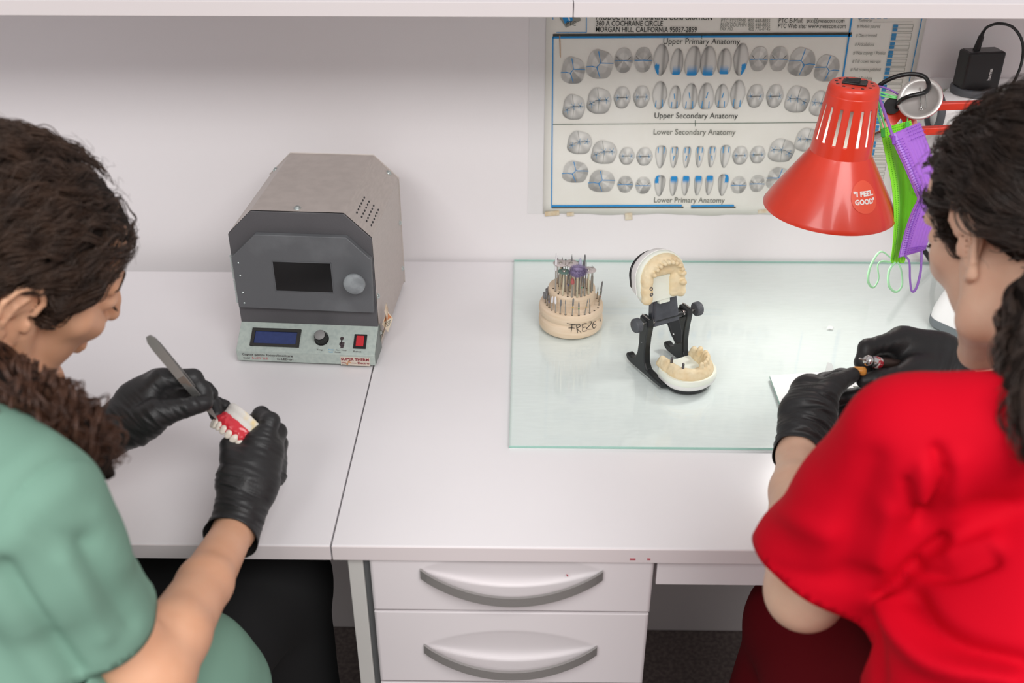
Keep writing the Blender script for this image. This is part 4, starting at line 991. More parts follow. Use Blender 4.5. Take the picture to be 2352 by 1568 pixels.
for s, u0, v0, w_, h_t in (('"I FEEL', -0.0155, 0.0012, 0.0295, 0.0062), ('GOOD"', -0.0140, -0.0090, 0.0280, 0.0062)):
    o = text(s, w_, h_t, (u0, v0, 0), (1, 0, 0), (0, 1, 0), M_STW, None, 0.045)
    o.data.transform(Matrix.Identity(4))
    for v in o.data.vertices: v.co = Vector(stick(v.co.x, v.co.y, 0.0012)) - Vector(lamp.matrix_world.translation)
    o.parent = lamp; WM[o.name] = wm(lamp).copy()
# joint bracket, arms, spring and (out of the frame) the post
def red_bar(b, a, c, w=0.0052): 
    a = np.array(a); c = np.array(c); d = (c-a)/np.linalg.norm(c-a); s_ = np.cross(d, [0, 1, 0]); s_ /= np.linalg.norm(s_); b.obox((a+c)/2, (d, s_, np.cross(d, s_)), (np.linalg.norm(c-a)/2, w, w), 0.0012)
b = B(); red_bar(b, C(2072, 246, 1.43), C(2700, 226, 1.40)); b.obj('arm_bar', M_RED, lamp)
b = B(); red_bar(b, C(2085, 302, 1.43), C(2700, 272, 1.40)); b.obj('arm_bar', M_RED, lamp)
b = B()
for dd in (-0.011, 0.011):
    pg = [(2018, 318), (2032, 246), (2058, 232), (2100, 236), (2110, 306), (2088, 316), (2070, 270), (2040, 310)]
    pts3 = [C(x, y, 1.425+dd) for x, y in pg]; o3 = pts3[0]; nn = FW
    b.prism([((p-o3)@RT, (p-o3)@UP) for p in pts3], o3, RT, UP, nn, 0.0016)
b.obj('joint_bracket', M_RED, lamp)
b = B(); b.cyl(C(2049, 243, 1.406), C(2049, 243, 1.444), 0.0108, n=24); b.obj('joint_knob', M_BLK2, lamp)
b = B()
for px, py in ((2066, 248), (2034, 272)): b.lathe([(0.0030, 0), (0.0028, 0.0016), (0.0012, 0.0024), (0, 0.0024)], C(px, py, 1.411), -FW, 12)
b.cyl(C(1998, 318, 1.405), C(2030, 306, 1.42), 0.006, n=14); b.obj('joint_bolts', M_STEEL, lamp)['kind'] = 'stuff'
b = B(); a, c = C(2190, 286, 1.42), C(2420, 214, 1.40); n_ = 60
P = []; d = (c-a)/np.linalg.norm(c-a); e1 = np.cross(d, [0, 0, 1]); e1 /= np.linalg.norm(e1); e2 = np.cross(d, e1)
for k in range(n_*8+1): t = 2*math.pi*k/8; P.append(a+(c-a)*k/(n_*8)+(e1*math.cos(t)+e2*math.sin(t))*0.0042)
b.tube(P, 0.0011, 4); b.obj('tension_spring', mat('grey_spring', '6a6765', 0.35, metal=0.8), lamp)
pp = C(2700, 250, 1.40)
b = B(); b.cyl((pp[0], pp[1], ZG+0.03), (pp[0], pp[1], pp[2]+0.02), 0.008); b.obj('post', M_RED, lamp)
b = B(); b.lathe([(0.085, 0), (0.085, 0.012), (0.07, 0.02), (0.02, 0.026), (0.012, 0.032), (0.0, 0.032)], (pp[0], pp[1], ZG+0.0005), OZ, 40); b.obj('base', M_RED, lamp)
cb = B(); cb.tube(spline([C(2004, 214, 1.415), C(2020, 196, 1.405), C(2052, 178, 1.395), (C(2090, 170, 1.39)), C(2122, 176, 1.385), C(2134, 196, 1.38), C(2124, 212, 1.372), C(2090, 221, 1.375), C(2068, 232, 1.39), C(2058, 250, 1.41)], 8), 0.0031, 10)
cb.obj('power_cord', M_BLK, lamp)

# button badge pinned on the cord, seen from behind
bdc = C(2113, 227, 1.385); bn = -FW*0.86-RT*0.42+UP*0.12; bn /= np.linalg.norm(bn); bx = np.cross([0, 0, 1], bn); bx /= np.linalg.norm(bx); by = np.cross(bn, bx)
bdg = thing('button_badge', bdc, 'round tin button badge seen from its pin side, hanging on the lamp cord', 'badge')
M_TIN = mat('tin_back', 'c4c1bd', 0.38, metal=0.55)
b = B(); b.lathe([(0, -0.0036), (0.02, -0.0034), (0.0265, -0.002), (0.0287, 0.0008), (0.0278, 0.0022)], bdc, bn, 48, True, False); b.obj('printed_face', mat('pink_printed_rim', 'd9485c', 0.3, coat=0.3), bdg)
b = B(); b.lathe([(0.0284, 0.0018), (0.0270, 0.0026), (0.0225, 0.0024), (0.0218, 0.0008), (0, 0.0004)], bdc, bn, 48, True, False); b.obj('tin_back', M_TIN, bdg)
b = B(); b.tube([bdc+bx*-0.004+by*0.014+bn*0.003, bdc+bx*0.001+by*0.0+bn*0.005, bdc+bx*0.006-by*0.013+bn*0.003], 0.0008, 6)
b.tube([bdc+bx*(0.006+0.002*math.cos(t))+by*(-0.013+0.002*math.sin(t))+bn*0.0028 for t in np.linspace(0, 6.28, 12)], 0.0006, 5); b.tube([bdc+bx*0.004+by*0.013+bn*0.0014, bdc+bx*0.011-by*0.012+bn*0.0014], 0.0006, 5)
b.obj('pin', M_STEEL, bdg)

# ------------------------------------------------------------------ two face masks on the lamp neck
def sheet_from(L_, R_, nu, nv, fn, name, m, parent, th=0.0007):
    Lc = spline(L_, nv); Rc = spline(R_, nv); n = len(Lc); V = []; F = []
    for j in range(n):
        for i in range(nu+1): u = i/nu; V.append(Lc[j]*(1-u)+Rc[j]*u+fn(u, j/(n-1)))
    for j in range(n-1):
        for i in range(nu): a = j*(nu+1)+i; F.append((a, a+1, a+nu+2, a+nu+1))
    o = pymesh(name, V, F, m, parent, smooth=True); o.modifiers.new('thick', 'SOLIDIFY').thickness = th; return o, V, nu, n
M_LIME = mat('lime_nonwoven', '90f02c', 0.65, bump=0.2, bscale=700, sheen=0.2); M_PURP = mat('purple_nonwoven', 'ae6edc', 0.65, bump=0.2, bscale=700, sheen=0.2)
M_LIMED = mat('lime_weld', '54c014', 0.6); M_PURPD = mat('purple_weld', '8440bd', 0.6); M_MINT = mat('mint_elastic', '83e889', 0.6); M_LAV = mat('lavender_elastic', '9a6bc4', 0.6); M_LIMB = mat('pale_lilac_band', 'c08df0', 0.6)
mg = thing('face_mask', C(2050, 440, 1.36), 'lime green pleated face mask hanging beside the red shade', 'mask')
gp, gV, gnu, gn = sheet_from([C(2021, 296, 1.372), C(2034, 360, 1.370), C(2048, 430, 1.366), C(2053, 500, 1.362), C(2050, 560, 1.36), C(2044, 604, 1.36)],
    [C(2092, 276, 1.385), C(2108, 350, 1.385), C(2114, 430, 1.38), C(2104, 520, 1.375), C(2086, 575, 1.37), C(2076, 604, 1.365)], 28, 9,
    lambda u, v: FW*0.022*math.sin(math.pi*min(1, max(0, (u-0.22)/0.78)))*math.sin(math.pi*min(1, v*1.05))+FW*0.0009*math.sin(u*70), 'pleated_panel', M_LIME, mg)
def welds(V, nu, n, us, vs, m, parent, name, off):
    b = B()
    for u in us:
        i = u*nu; i0 = min(int(i), nu-1); f = i-i0
        for v in vs:
            j = v*(n-1); j0 = min(int(j), n-2); g = j-j0
            at_ = lambda ii, jj: np.array(V[jj*(nu+1)+ii])
            p = (at_(i0, j0)*(1-f)+at_(i0+1, j0)*f)*(1-g)+(at_(i0, j0+1)*(1-f)+at_(i0+1, j0+1)*f)*g
            du = at_(i0+1, j0)-at_(i0, j0); dv = at_(i0, j0+1)-at_(i0, j0); du /= np.linalg.norm(du)+1e-9; dv /= np.linalg.norm(dv)+1e-9
            q = p-FW*off; a_, c_ = du*0.0010, dv*0.00055
            b.add([q-a_-c_, q+a_-c_, q+a_+c_, q-a_+c_], [(0, 1, 2, 3)])
    o = b.obj(name, m, parent); o['kind'] = 'stuff'; return o
welds(gV, gnu, gn, [0.10, 0.19], np.linspace(0.05, 0.95, 66), M_LIMED, mg, 'weld_dots', 0.0016)
welds(gV, gnu, gn, np.linspace(0.2, 0.95, 12), [0.012, 0.032, 0.05], M_LIMED, mg, 'weld_dots', 0.0016)
b = B()
for px, py in ((2028, 306), (2084, 288)): b.obox(C(px, py, 1.3685 if px < 2050 else 1.376), (RT, UP, FW), (0.0026, 0.0050, 0.0005), 0.0002)
b.obj('loop_tabs', mat('green_tab', '2fb52a', 0.5), mg)['kind'] = 'stuff'
def loop(pts, m, parent, r=0.0017): 
    b = B(); b.tube(spline(pts, 7), r, 7, flat=0.6); return b.obj('ear_loop', m, parent)
loop([C(2026, 296, 1.37), C(2016, 262, 1.372), C(2011, 230, 1.376), C(2013, 212, 1.39), C(2030, 214, 1.40), C(2056, 222, 1.402), C(2075, 218, 1.40)], M_MINT, mg); loop([C(2034, 294, 1.371), C(2024, 262, 1.374), C(2017, 236, 1.38), C(2014, 218, 1.395), C(2034, 222, 1.402), C(2060, 226, 1.402), C(2076, 232, 1.41), C(2084, 262, 1.40), C(2084, 284, 1.385)], M_MINT, mg)
loop([C(2046, 592, 1.36), C(2022, 578, 1.355), C(2000, 610, 1.352), C(1994, 645, 1.35), C(2006, 660, 1.35), C(2018, 640, 1.352), C(2016, 610, 1.354), C(2026, 600, 1.356), C(2046, 602, 1.359)], mat('pale_mint_elastic', 'b5f2bd', 0.6), mg)
loop([C(2056, 602, 1.36), C(2042, 622, 1.358), C(2042, 656, 1.356), C(2058, 670, 1.356), C(2072, 655, 1.356), C(2070, 620, 1.358), C(2062, 602, 1.36)], mat('pale_mint_elastic', 'b5f2bd', 0.6), mg)
mp = thing('face_mask', C(2095, 430, 1.34), 'purple pleated face mask hanging in front of the green one', 'mask')
pp_, pV, pnu, pn = sheet_from([C(2042, 311, 1.352), C(2070, 370, 1.348), (C(2100, 440, 1.343)), C(2106, 458, 1.342), C(2094, 484, 1.343), C(2078, 530, 1.345), C(2063, 592, 1.348)],
    [C(2112, 281, 1.362), C(2136, 345, 1.352), C(2152, 400, 1.345), C(2156, 440, 1.342), C(2150, 490, 1.343), C(2136, 540, 1.346), C(2124, 574, 1.350)], 30, 8,
    lambda u, v: -FW*0.006*math.sin(math.pi*u)+FW*0.0012*math.sin(u*50)*(0.3+0.7*math.sin(math.pi*v)), 'pleated_panel', M_PURP, mp)
bl = [np.array(pV[j*(pnu+1)+1])-FW*0.0018 for j in range(pn)]; br = [np.array(pV[j*(pnu+1)+5])-FW*0.0022 for j in range(pn)]
V = []; F = []
for j in range(pn): V += [bl[j], br[j]]
F = [(2*j, 2*j+1, 2*j+3, 2*j+2) for j in range(pn-1)]
bo_ = pymesh('edge_band', V, F, M_LIMB, mp, smooth=True); bo_.modifiers.new('thick', 'SOLIDIFY').thickness = 0.0006
welds(pV, pnu, pn, [0.07, 0.15], np.linspace(0.06, 0.97, 70), M_PURPD, mp, 'weld_dots', 0.0034); welds(pV, pnu, pn, [0.24], np.linspace(0.06, 0.97, 60), M_PURPD, mp, 'weld_dots', 0.004)
welds(pV, pnu, pn, np.linspace(0.45, 0.97, 9), [0.022, 0.042, 0.062, 0.085], M_PURPD, mp, 'weld_dots', 0.006); welds(pV, pnu, pn, np.linspace(0.3, 0.97, 14), [0.94, 0.955, 0.975], M_PURPD, mp, 'weld_dots', 0.006)
loop([C(2052, 318, 1.346), C(2036, 270, 1.358), C(2020, 226, 1.372), C(2012, 206, 1.382), C(2018, 198, 1.40), C(2044, 206, 1.405), C(2068, 220, 1.405)], M_LAV, mp, 0.0022)
loop([C(2074, 585, 1.347), C(2088, 600, 1.345), C(2090, 640, 1.344), C(2094, 668, 1.344), C(2104, 662, 1.344), C(2114, 625, 1.345), C(2117, 576, 1.347)], M_LAV, mp, 0.0019)
b = B(); b.obox(C(2053, 322, 1.3455), (RT, UP, FW), (0.0022, 0.0055, 0.0006), 0.0003); b.obj('loop_tab', M_PURPD, mp)

# ------------------------------------------------------------------ socket duct, plug adaptor, charger
du = W(2200, 178, YW)
dz = du[2]
tr2 = B().box((W(2130, 200, YW)[0], YW-0.006, dz-0.085), (2.0, YW, dz), 0.001).obj('trim_2', mat('duct_white', 'e9e6e6', 0.45)); struct(tr2)
sxp = W(2235, 240, YW)[0]
so2 = thing('wall_socket', (sxp, YW-0.006, dz-0.05), 'white wall socket plate behind the plug adaptor on the right', 'socket')
B().box((sxp-0.052, YW-0.012, dz-0.088), (sxp+0.050, YW-0.006, dz-0.018), 0.002).obj('face_plate', M_WHITE, so2)
B().box((sxp-0.054, YW-0.008, dz-0.090), (sxp+0.052, YW-0.0061, dz-0.016), 0.001).obj('plate_frame', mat('greenish_frame', 'b9bfae', 0.5), so2)
TC = W(2222, 258, 1.545); ad = thing('plug_adaptor', TC, 'white round plug adaptor with dark grey socket rings, behind the masks', 'adaptor')
b = B(); b.lathe([(0.0, -0.048), (0.027, -0.048), (0.029, -0.045), (0.031, -0.03), (0.031, 0.038), (0.029, 0.046), (0, 0.048)], TC, OX, 40); b.lathe([(0.030, 0.0), (0.030, 0.034), (0, 0.034)], TC, OZ, 40); b.cyl(TC, TC+np.array([0, 0.043, 0]), 0.030, n=40); b.obj('body', M_WHITE, ad)
for ax_, off, r_ in (((-1, 0, 0), 0.044, 0.0295), ((1, 0, 0), 0.046, 0.0295), ((0, 0, 1), 0.031, 0.0315)):
    b = B(); b.lathe([(r_*1.0, 0), (r_*1.03, 0.002), (r_*1.03, 0.009), (r_*0.97, 0.0105), (r_*0.82, 0.0105), (r_*0.80, 0.002), (0, 0.002)], TC+np.array(ax_)*off, ax_, 40); b.obj('socket_ring', M_DARKGREY, ad)
    if ax_[0] < 0:
        b = B()
        for yy in (-0.0095, 0.0095): b.lathe([(0.0025, 0), (0.0025, 0.0004), (0, 0.0004)], TC+np.array(ax_)*(off+0.0021)+np.array([0, yy, 0]), ax_, 10)
        b.obj('socket_holes', M_BLK, ad)['kind'] = 'stuff'
chb = TC+np.array([0.002, 0, 0.0362]); chg = thing('usb_charger', chb, 'black USB wall charger standing in the plug adaptor', 'charger')
xc = np.array([0.985, 0.17, 0]); yc = np.array([-0.17, 0.985, 0])
chw, chd, chh = 0.0295, 0.0150, 0.058
b = B(); b.obox(chb+np.array([0, 0, chh/2]), (xc, yc, OZ), (chw, chd, chh/2), 0.0035, 3); cbody = b.obj('case', mat('black_charger_plastic', '1b1a1b', 0.42), chg)
b = B(); b.obox(chb+np.array([0, 0, chh+0.0001]), (xc, yc, OZ), (chw-0.004, chd-0.003, 0.0005), 0.0003, 1); b.obj('port_face', mat('dark_port_face', '333335', 0.3), chg)
text('hama', 0.0175, 0.0052, chb-yc*(chd+0.0002)+xc*0.0125+np.array([0, 0, 0.017]), (0.0, 0, 1.0), -xc, mat('pale_print', 'cfcdcb', 0.5), chg, 0.03, lift=0.0)
pt = chb+np.array([0, 0, chh])-xc*0.011
b = B(); b.cyl(pt, pt+np.array([0.003, 0, 0.021]), 0.0052, 0.0040); b.cyl(pt+np.array([0.003, 0, 0.021]), pt+np.array([0.004, 0, 0.028]), 0.003, 0.0022)
b.tube(spline([pt+np.array([0.004, 0, 0.026]), W(2268, 62, 1.53), W(2295, 54, 1.52), W(2328, 64, 1.52), W(2349, 100, 1.525), W(2345, 150, 1.53), W(2322, 200, 1.55), W(2298, 232, 1.575)], 9), 0.0021, 10)
cbl = b.obj('charging_cable', M_BLK); tag(cbl, 'black charging cable looping up from the wall charger', 'cable')

# ------------------------------------------------------------------ white device, cable, slab, card, wedge, chip
A_ = D(2122, 742, ZG); B_ = D(2236, 794, ZG); e1 = (B_-A_); e1[2] = 0; e1 /= np.linalg.norm(e1); e2 = np.array([-e1[1], e1[0], 0])
dv = thing('control_box', A_+e1*0.09+e2*0.09, 'white desktop control unit with a dark rubber base beside the right woman', 'device')
def rrect(w, l, r, n=6):
    pts = []
    for cx, cy, t0 in ((w-r, r, -90), (w-r, l-r, 0), (r, l-r, 90), (r, r, 180)):
        for k in range(n+1): t = math.radians(t0+90*k/n); pts.append((cx+r*math.cos(t), cy+r*math.sin(t)))
    return pts
def loft(secs, m, name, parent):
    V = []; F = []; n = None
    for w, l, r, ox, oy, z in secs:
        q = rrect(w, l, r); n = len(q); V += [A_+e1*(x+ox)+e2*(y+oy)+np.array([0, 0, z]) for x, y in q]
    for i in range(len(secs)-1): F += [(i*n+k, i*n+(k+1) % n, (i+1)*n+(k+1) % n, (i+1)*n+k) for k in range(n)]
    b = B(); b.add(V, F, True); b.add(V[:n], [tuple(range(n))[::-1]]); b.add(V[-n:], [tuple(range(n))]); return b.obj(name, m, parent)
loft([(0.18, 0.19, 0.02, 0, 0, 0.0005), (0.182, 0.192, 0.02, -0.001, -0.001, 0.004), (0.182, 0.192, 0.02, -0.001, -0.001, 0.013)], mat('dark_base_rubber', '6d7478', 0.5), 'rubber_base', dv)
loft([(0.18, 0.19, 0.02, 0, 0, 0.0131), (0.18, 0.19, 0.022, 0, 0, 0.024), (0.176, 0.184, 0.024, 0.003, 0.004, 0.042), (0.166, 0.170, 0.026, 0.009, 0.014, 0.068), (0.15, 0.15, 0.026, 0.017, 0.026, 0.082), (0.13, 0.13, 0.026, 0.027, 0.036, 0.086)], M_WHITE, 'case', dv)
b = B(); b.tube(spline([W(2090, 500, 1.56), W(2110, 555, 1.57), W(2130, 585, 1.575), D(2146, 606, ZG+0.004), W(2158, 590, 1.575), W(2172, 550, 1.57), W(2215, 490, 1.565)], 9), 0.0042, 10)
tag(b.obj('black_cable', M_BLK2), 'thick black cable dipping to the glass behind the purple mask', 'cable')
s0, s1, s2 = D(1768, 862, ZG+0.004), D(1998, 846, ZG+0.004), D(1832, 1035, ZG+0.004)
ex = s1-s0; ex /= np.linalg.norm(ex); ey = s2-s0; ey -= ex*(ey@ex); ly = np.linalg.norm(ey); ey /= ly
sb = thing('mixing_slab', s0+ex*0.07+ey*0.05-np.array([0, 0, 0.004]), 'white glass mixing slab with pale green edges under the working hands', 'slab')
skew = (s2-s0)@ex
b = B(); q = [(0, 0), (0.165, 0), (0.165+skew, ly), (skew, ly)]
b.prism(q, s0+np.array([0, 0, -0.0037]), ex, ey, (0, 0, 1), 0.0037); so3 = b.obj('plate', [mat('opal_white', 'f6f7f6', 0.25), M_GEDGE], sb)
for p in so3.data.polygons:
    if abs(p.normal.z) < 0.5: p.material_index = 1
k0 = D(1915, 872, ZG+0.0046); kx = D(2050, 872, ZG+0.0046)-k0; kw = np.linalg.norm(kx); kx /= kw; ky = np.array([kx[1], -kx[0], 0])
cdt = thing('barcode_card', k0+kx*kw/2+ky*0.04, 'white card printed with barcode lines beneath the black gloves', 'card')
b = B(); b.prism([(0, 0), (kw, 0), (kw, 0.09), (0, 0.09)], k0-np.array([0, 0, 0.0005]), kx, ky, (0, 0, 1), 0.0004); b.obj('card', M_WHITE, cdt)
b = B(); rg = random.Random(5)
for y0_, h_, xa_, xb_ in ((0.0055, .002, .030, .062), (0.0165, .0026, .022, .055), (0.0205, .0008, .02, .058), (0.0230, .0014, .018, .056), (0.0255, .0007, .018, .055), (0.0275, .0012, .014, .054), (0.0305, .0007, .012, .05), (0.033, .0012, .01, .05), (0.0365, .0008, .008, .05), (0.040, .0016, .006, .05), (0.044, .0008, .006, .05)):
    b.prism([(xa_, y0_), (xb_, y0_), (xb_, y0_+h_), (xa_, y0_+h_)], k0, kx, ky, (0, 0, 1), 0.0002)
bc_ = b.obj('printed_bars', M_INKG, cdt); bc_['kind'] = 'stuff'
w0 = D(1903, 856, ZG+0.0042); b = B(); b.prism([(-0.009, -0.012), (0.004, -0.014), (0.0055, 0.010), (0.0, 0.013)], w0, (1, 0, 0), (0, 1, 0), (0, 0, 1), 0.010, 0.001); tag(b.obj('grey_wedge', mat('pale_grey_plastic', 'c9cccb', 0.5)), 'small pale grey wedge standing at the back of the white slab', 'wedge')
c0 = D(1905, 754, ZG); b = B(); b.prism([(-0.005, -0.002), (0.004, -0.003), (0.006, 0.001), (0.0005, 0.005)], c0+np.array([0, 0, 0.0004]), (1, 0, 0), (0, 1, 0), (0, 0, 1), 0.002, 0.0004); tag(b.obj('plaster_chip', M_PLAS), 'tiny white plaster chip lying alone on the glass', 'chip')

# ------------------------------------------------------------------ people
def skinmat(name, c, c2):
    m = mat(name, c, 0.48, sss=0.18, col2=c2, vscale=28, ramp=(0.3, 0.7), bump=0.06, bscale=900, spec=0.35); return m
M_SKA = skinmat('warm_skin', 'e4b191', 'dba482'); M_SKB = skinmat('pale_skin', 'e2bda4', 'd8ad94')
M_HAIRA = mat('dark_brown_hair', '35271f', 0.42, spec=0.45, col2='4a362a', vscale=60); M_CURL = mat('brown_curls', '4a3024', 0.42, spec=0.45, col2='5f4031', vscale=60)
M_CAP = mat('hair_underlayer', '1d1511', 0.85, spec=0.2)
M_HAIRB = mat('brown_black_hair', '2c211b', 0.42, spec=0.45, col2='41322a', vscale=60)
M_GLOVE = mat('black_nitrile', '262627', 0.46, spec=0.42, bump=0.12, bscale=420)
M_TEAL = mat('sage_green_scrub', '789c8b', 0.85, bump=0.08, bscale=1500, spec=0.2); M_SCR = mat('red_scrub', 'c4001c', 0.8, bump=0.08, bscale=1500, spec=0.12)
M_DKT = mat('black_trouser', '0d0d0f', 0.85); M_MAR2 = mat('maroon_trouser', '5c0811', 0.85, bump=0.08, bscale=1200, spec=0.15)
M_EYE = mat('eye_white', 'e8e2dc', 0.2); M_BROW = mat('brow_hair', '3a2a22', 0.7, spec=0.2); M_GOLD = mat('ear_stud', 'd9cfae', 0.25, metal=1.0)

class Head:
    def __init__(s, O, F_, U_, k=1.0):
        s.O = np.array(O, float); s.F = np.array(F_, float); s.F /= np.linalg.norm(s.F); U_ = np.array(U_, float); U_ -= s.F*(U_@s.F); s.U = U_/np.linalg.norm(U_); s.R = np.cross(s.F, s.U); s.k = k
        s.M = np.array([s.F, s.R, s.U])
    def __call__(s, x, y, z): return s.O+(s.F*x+s.R*y+s.U*z)*s.k
    def loc(s, P): return (P-s.O)@s.M.T/s.k
def head_sdf(b, H, flare=0.22):
    k = H.k; I = H.M
    def E(c, r, kk=0.012, sub=False): b.ell(H(*c), I, np.array(r)*k, kk, sub)
    def K(a, c, r1, r2, kk=0.01, sub=False, flat=None, fs=1): b.cone(H(*a), H(*c), r1*k, r2*k, kk, flat, fs, sub)
    E((-.010, 0, .046), (.095, .073, .080)); E((.040, 0, .052), (.050, .064, .054), .02); E((.044, 0, -.030), (.047, .055, .070), .02)
    for s in (-1, 1):
        K((.005, s*.060, -.018), (.020, s*.054, -.070), .016, .016, .018); K((.020, s*.054, -.072), (.078, s*.012, -.103), .018, .016, .018)
        K((.058, s*.047, -.004), (.078, s*.034, -.014), .018, .016, .016)
        K((.094, s*.012, .034), (.076, s*.048, .035), .0075, .0070, .010)
        E((.0965, s*.031, .018), (.012, .015, .010), .010, True); E((.080, s*.031, .016), (.0150, .0160, .0130), .004)
        K((.098, s*.011, -.018), (.101, s*.010, -.020), .0075, .0070, .005)
    K((.092, 0, .030), (.107, 0, -.002), .0075, .0085, .008); K((.107, 0, -.002), (.113, 0, -.017), .0085, .0092, .006)
    K((.091, -.020, -.050), (.0975, 0, -.046), .0045, .0055, .004); K((.0975, 0, -.046), (.091, .020, -.050), .0055, .0045, .004); K((.089, -.017, -.056), (.095, 0, -.058), .0050, .0062, .004); K((.095, 0, -.058), (.089, .017, -.056), .0062, .0050, .004)
    K((.080, -.01, -.106), (.080, .01, -.106), .0135, .0135, .012)
    for s in (-1, 1):      # ears: flat pinna, rolled rim, hollow, lobe
        n = H.R*s+H.F*flare; n /= np.linalg.norm(n); q = 1.14
        def A(x, z, o=0.0): return H(-.004+x*q, s*(.0750+o), z*q)
        b.chain([A(-.003, .022, .003), A(-.006, .004, .0035), A(-.001, -.018, .003)], [.0135*k, .0135*k, .0080*k], .003, n, .26)
        rim = [A(.009, .008, .003), A(.011, .022, .006), A(.003, .035, .009), A(-.011, .034, .011), A(-.020, .020, .0125), A(-.0195, .002, .012), A(-.012, -.014, .010), A(-.004, -.025, .006), A(.002, -.027, .004)]
        b.chain(rim, [.0026*k, .0030*k, .0032*k, .0032*k, .0031*k, .0030*k, .0034*k, .0055*k, .0050*k], .0012)
        b.chain([A(-.002, .024, .008), A(-.009, .015, .0095), A(-.0125, .002, .0100), A(-.008, -.010, .0090)], [.0022*k]*4, .0025)
        b.chain([A(.001, .008, .0085), A(-.004, -.001, .0090), A(-.001, -.010, .0085)], [.0050*k, .0066*k, .0048*k], .002, None, 1, True)
        b.chain([A(.002, .029, .0110), A(-.010, .028, .0130), A(-.0165, .014, .0140), A(-.016, .002, .0135)], [.0015*k]*4, .0015, None, 1, True)
        b.cone(A(.0075, .000, .004), A(.0075, -.006, .004), .0036*k, .0036*k, .003)

def body_mesh(name, b, lo, hi, h, m, label, cat='person', paint=None):
    V, F = snet(b, lo, hi, h, 2)
    o = npmesh(name, V, F, m, None, True); WM[o.name] = Matrix.Identity(4); tag(o, label, cat); return o, V, F
def tidy_rim(V, F, planes):
    """even out the open edge left by a cut: smooth the border loop and lay it in the cut plane"""
    E = np.concatenate([F[:, [a, (a+1) % 4]] for a in range(4)]); K = np.sort(E, 1); key = K[:, 0].astype(np.int64)*len(V)+K[:, 1]
    u, ix, ct = np.unique(key, return_index=True, return_counts=True); Bd = K[ix[ct == 1]]
    if not len(Bd): return V
    V = V.copy(); bv = np.unique(Bd)
    for p, n, r in planes:
        sel = bv[np.linalg.norm(V[bv]-p, axis=1) < r*1.1]; V[sel] -= np.outer((V[sel]-p)@n+0.001, n)
    for _ in range(10):
        ac = np.zeros_like(V); nm = np.zeros(len(V)); np.add.at(ac, Bd[:, 0], V[Bd[:, 1]]); np.add.at(ac, Bd[:, 1], V[Bd[:, 0]]); np.add.at(nm, Bd.ravel(), 1)
        V[bv] = V[bv]*.4+.6*ac[bv]/nm[bv][:, None]
    ring = np.zeros(len(V), bool); ring[F[np.isin(F, bv).any(1)].ravel()] = True; ring[bv] = False
    for _ in range(3): V = relax(V, F, .5, ring)
    return V
def cut_open(V, F, planes, eps):
    """remove the caps left by hem cuts; returns filtered faces"""
    bad = np.zeros(len(V), bool)
    for p, n, r in planes: bad |= ((V-p)@n > -eps) & (np.linalg.norm(V-p, axis=1) < r)
    return F[~bad[F].any(1)]
def hem(p, n, r):
    """plane cut that only acts within radius r of p"""
    p = np.array(p, float); n = np.array(n, float); n /= np.linalg.norm(n)
    return p, n, r
def seg_dist(X, Y, poly):
    d = np.full(len(X), 1e9)
    for (x0, y0), (x1, y1) in zip(poly[:-1], poly[1:]):
        ex, ey = x1-x0, y1-y0; t = np.clip(((X-x0)*ex+(Y-y0)*ey)/(ex*ex+ey*ey), 0, 1)
        d = np.minimum(d, np.hypot(X-x0-t*ex, Y-y0-t*ey))
    return d
def cloth(name, b, lo, hi, h, m, parent, hems, folds=0.0, fsc=14, it=3, seed=0, thick=0.0016, stretch=(1, 1, 1), drape=()):
    def f(P):
        d = b(P)
        for p, n, r in hems:
            q = (P-p)@n; e = np.linalg.norm(P-p, axis=1)-r
            d = np.maximum(d, np.minimum(q, -e))
        return d
    V, F = snet(f, lo, hi, h, it)
    if folds:
        N = normals(V, F); Q = V*np.array(stretch)*fsc+seed
        w = vnoise(Q+1.6*vnoise(Q*0.6+9)[:, None]); w2 = vnoise(Q*2.1+5)
        V = V+N*(folds*(1-np.abs(w)*4.2)*0.6+folds*0.45*w2)[:, None]
    if drape:      # cloth folds: creases and ridges pressed into the surface along the lines seen on it
        N = normals(V, F); q = V-CAM; z = q@FW; X = CX+FPX*(q@RT)/z; Y = CY-FPX*(q@UP)/z; fc = np.clip(-(N*q).sum(1)/np.linalg.norm(q, axis=1)*4, 0, 1)
        for poly, w_, a_ in drape:
            poly = [tuple(c) for c in spline(poly, 4)]
            V = V+N*(a_*fc*np.exp(-(seg_dist(X, Y, poly)/w_)**2))[:, None]
        V = relax(V, F, .4)
    F = cut_open(V, F, hems, h*0.9)
    use = np.unique(F); mp_ = -np.ones(len(V), int); mp_[use] = np.arange(len(use)); V = V[use]; F = mp_[F]
    V = tidy_rim(V, F, hems)
    o = npmesh(name, V, F, m, parent, True); s = o.modifiers.new('thick', 'SOLIDIFY'); s.thickness = thick; s.offset = -1; return o

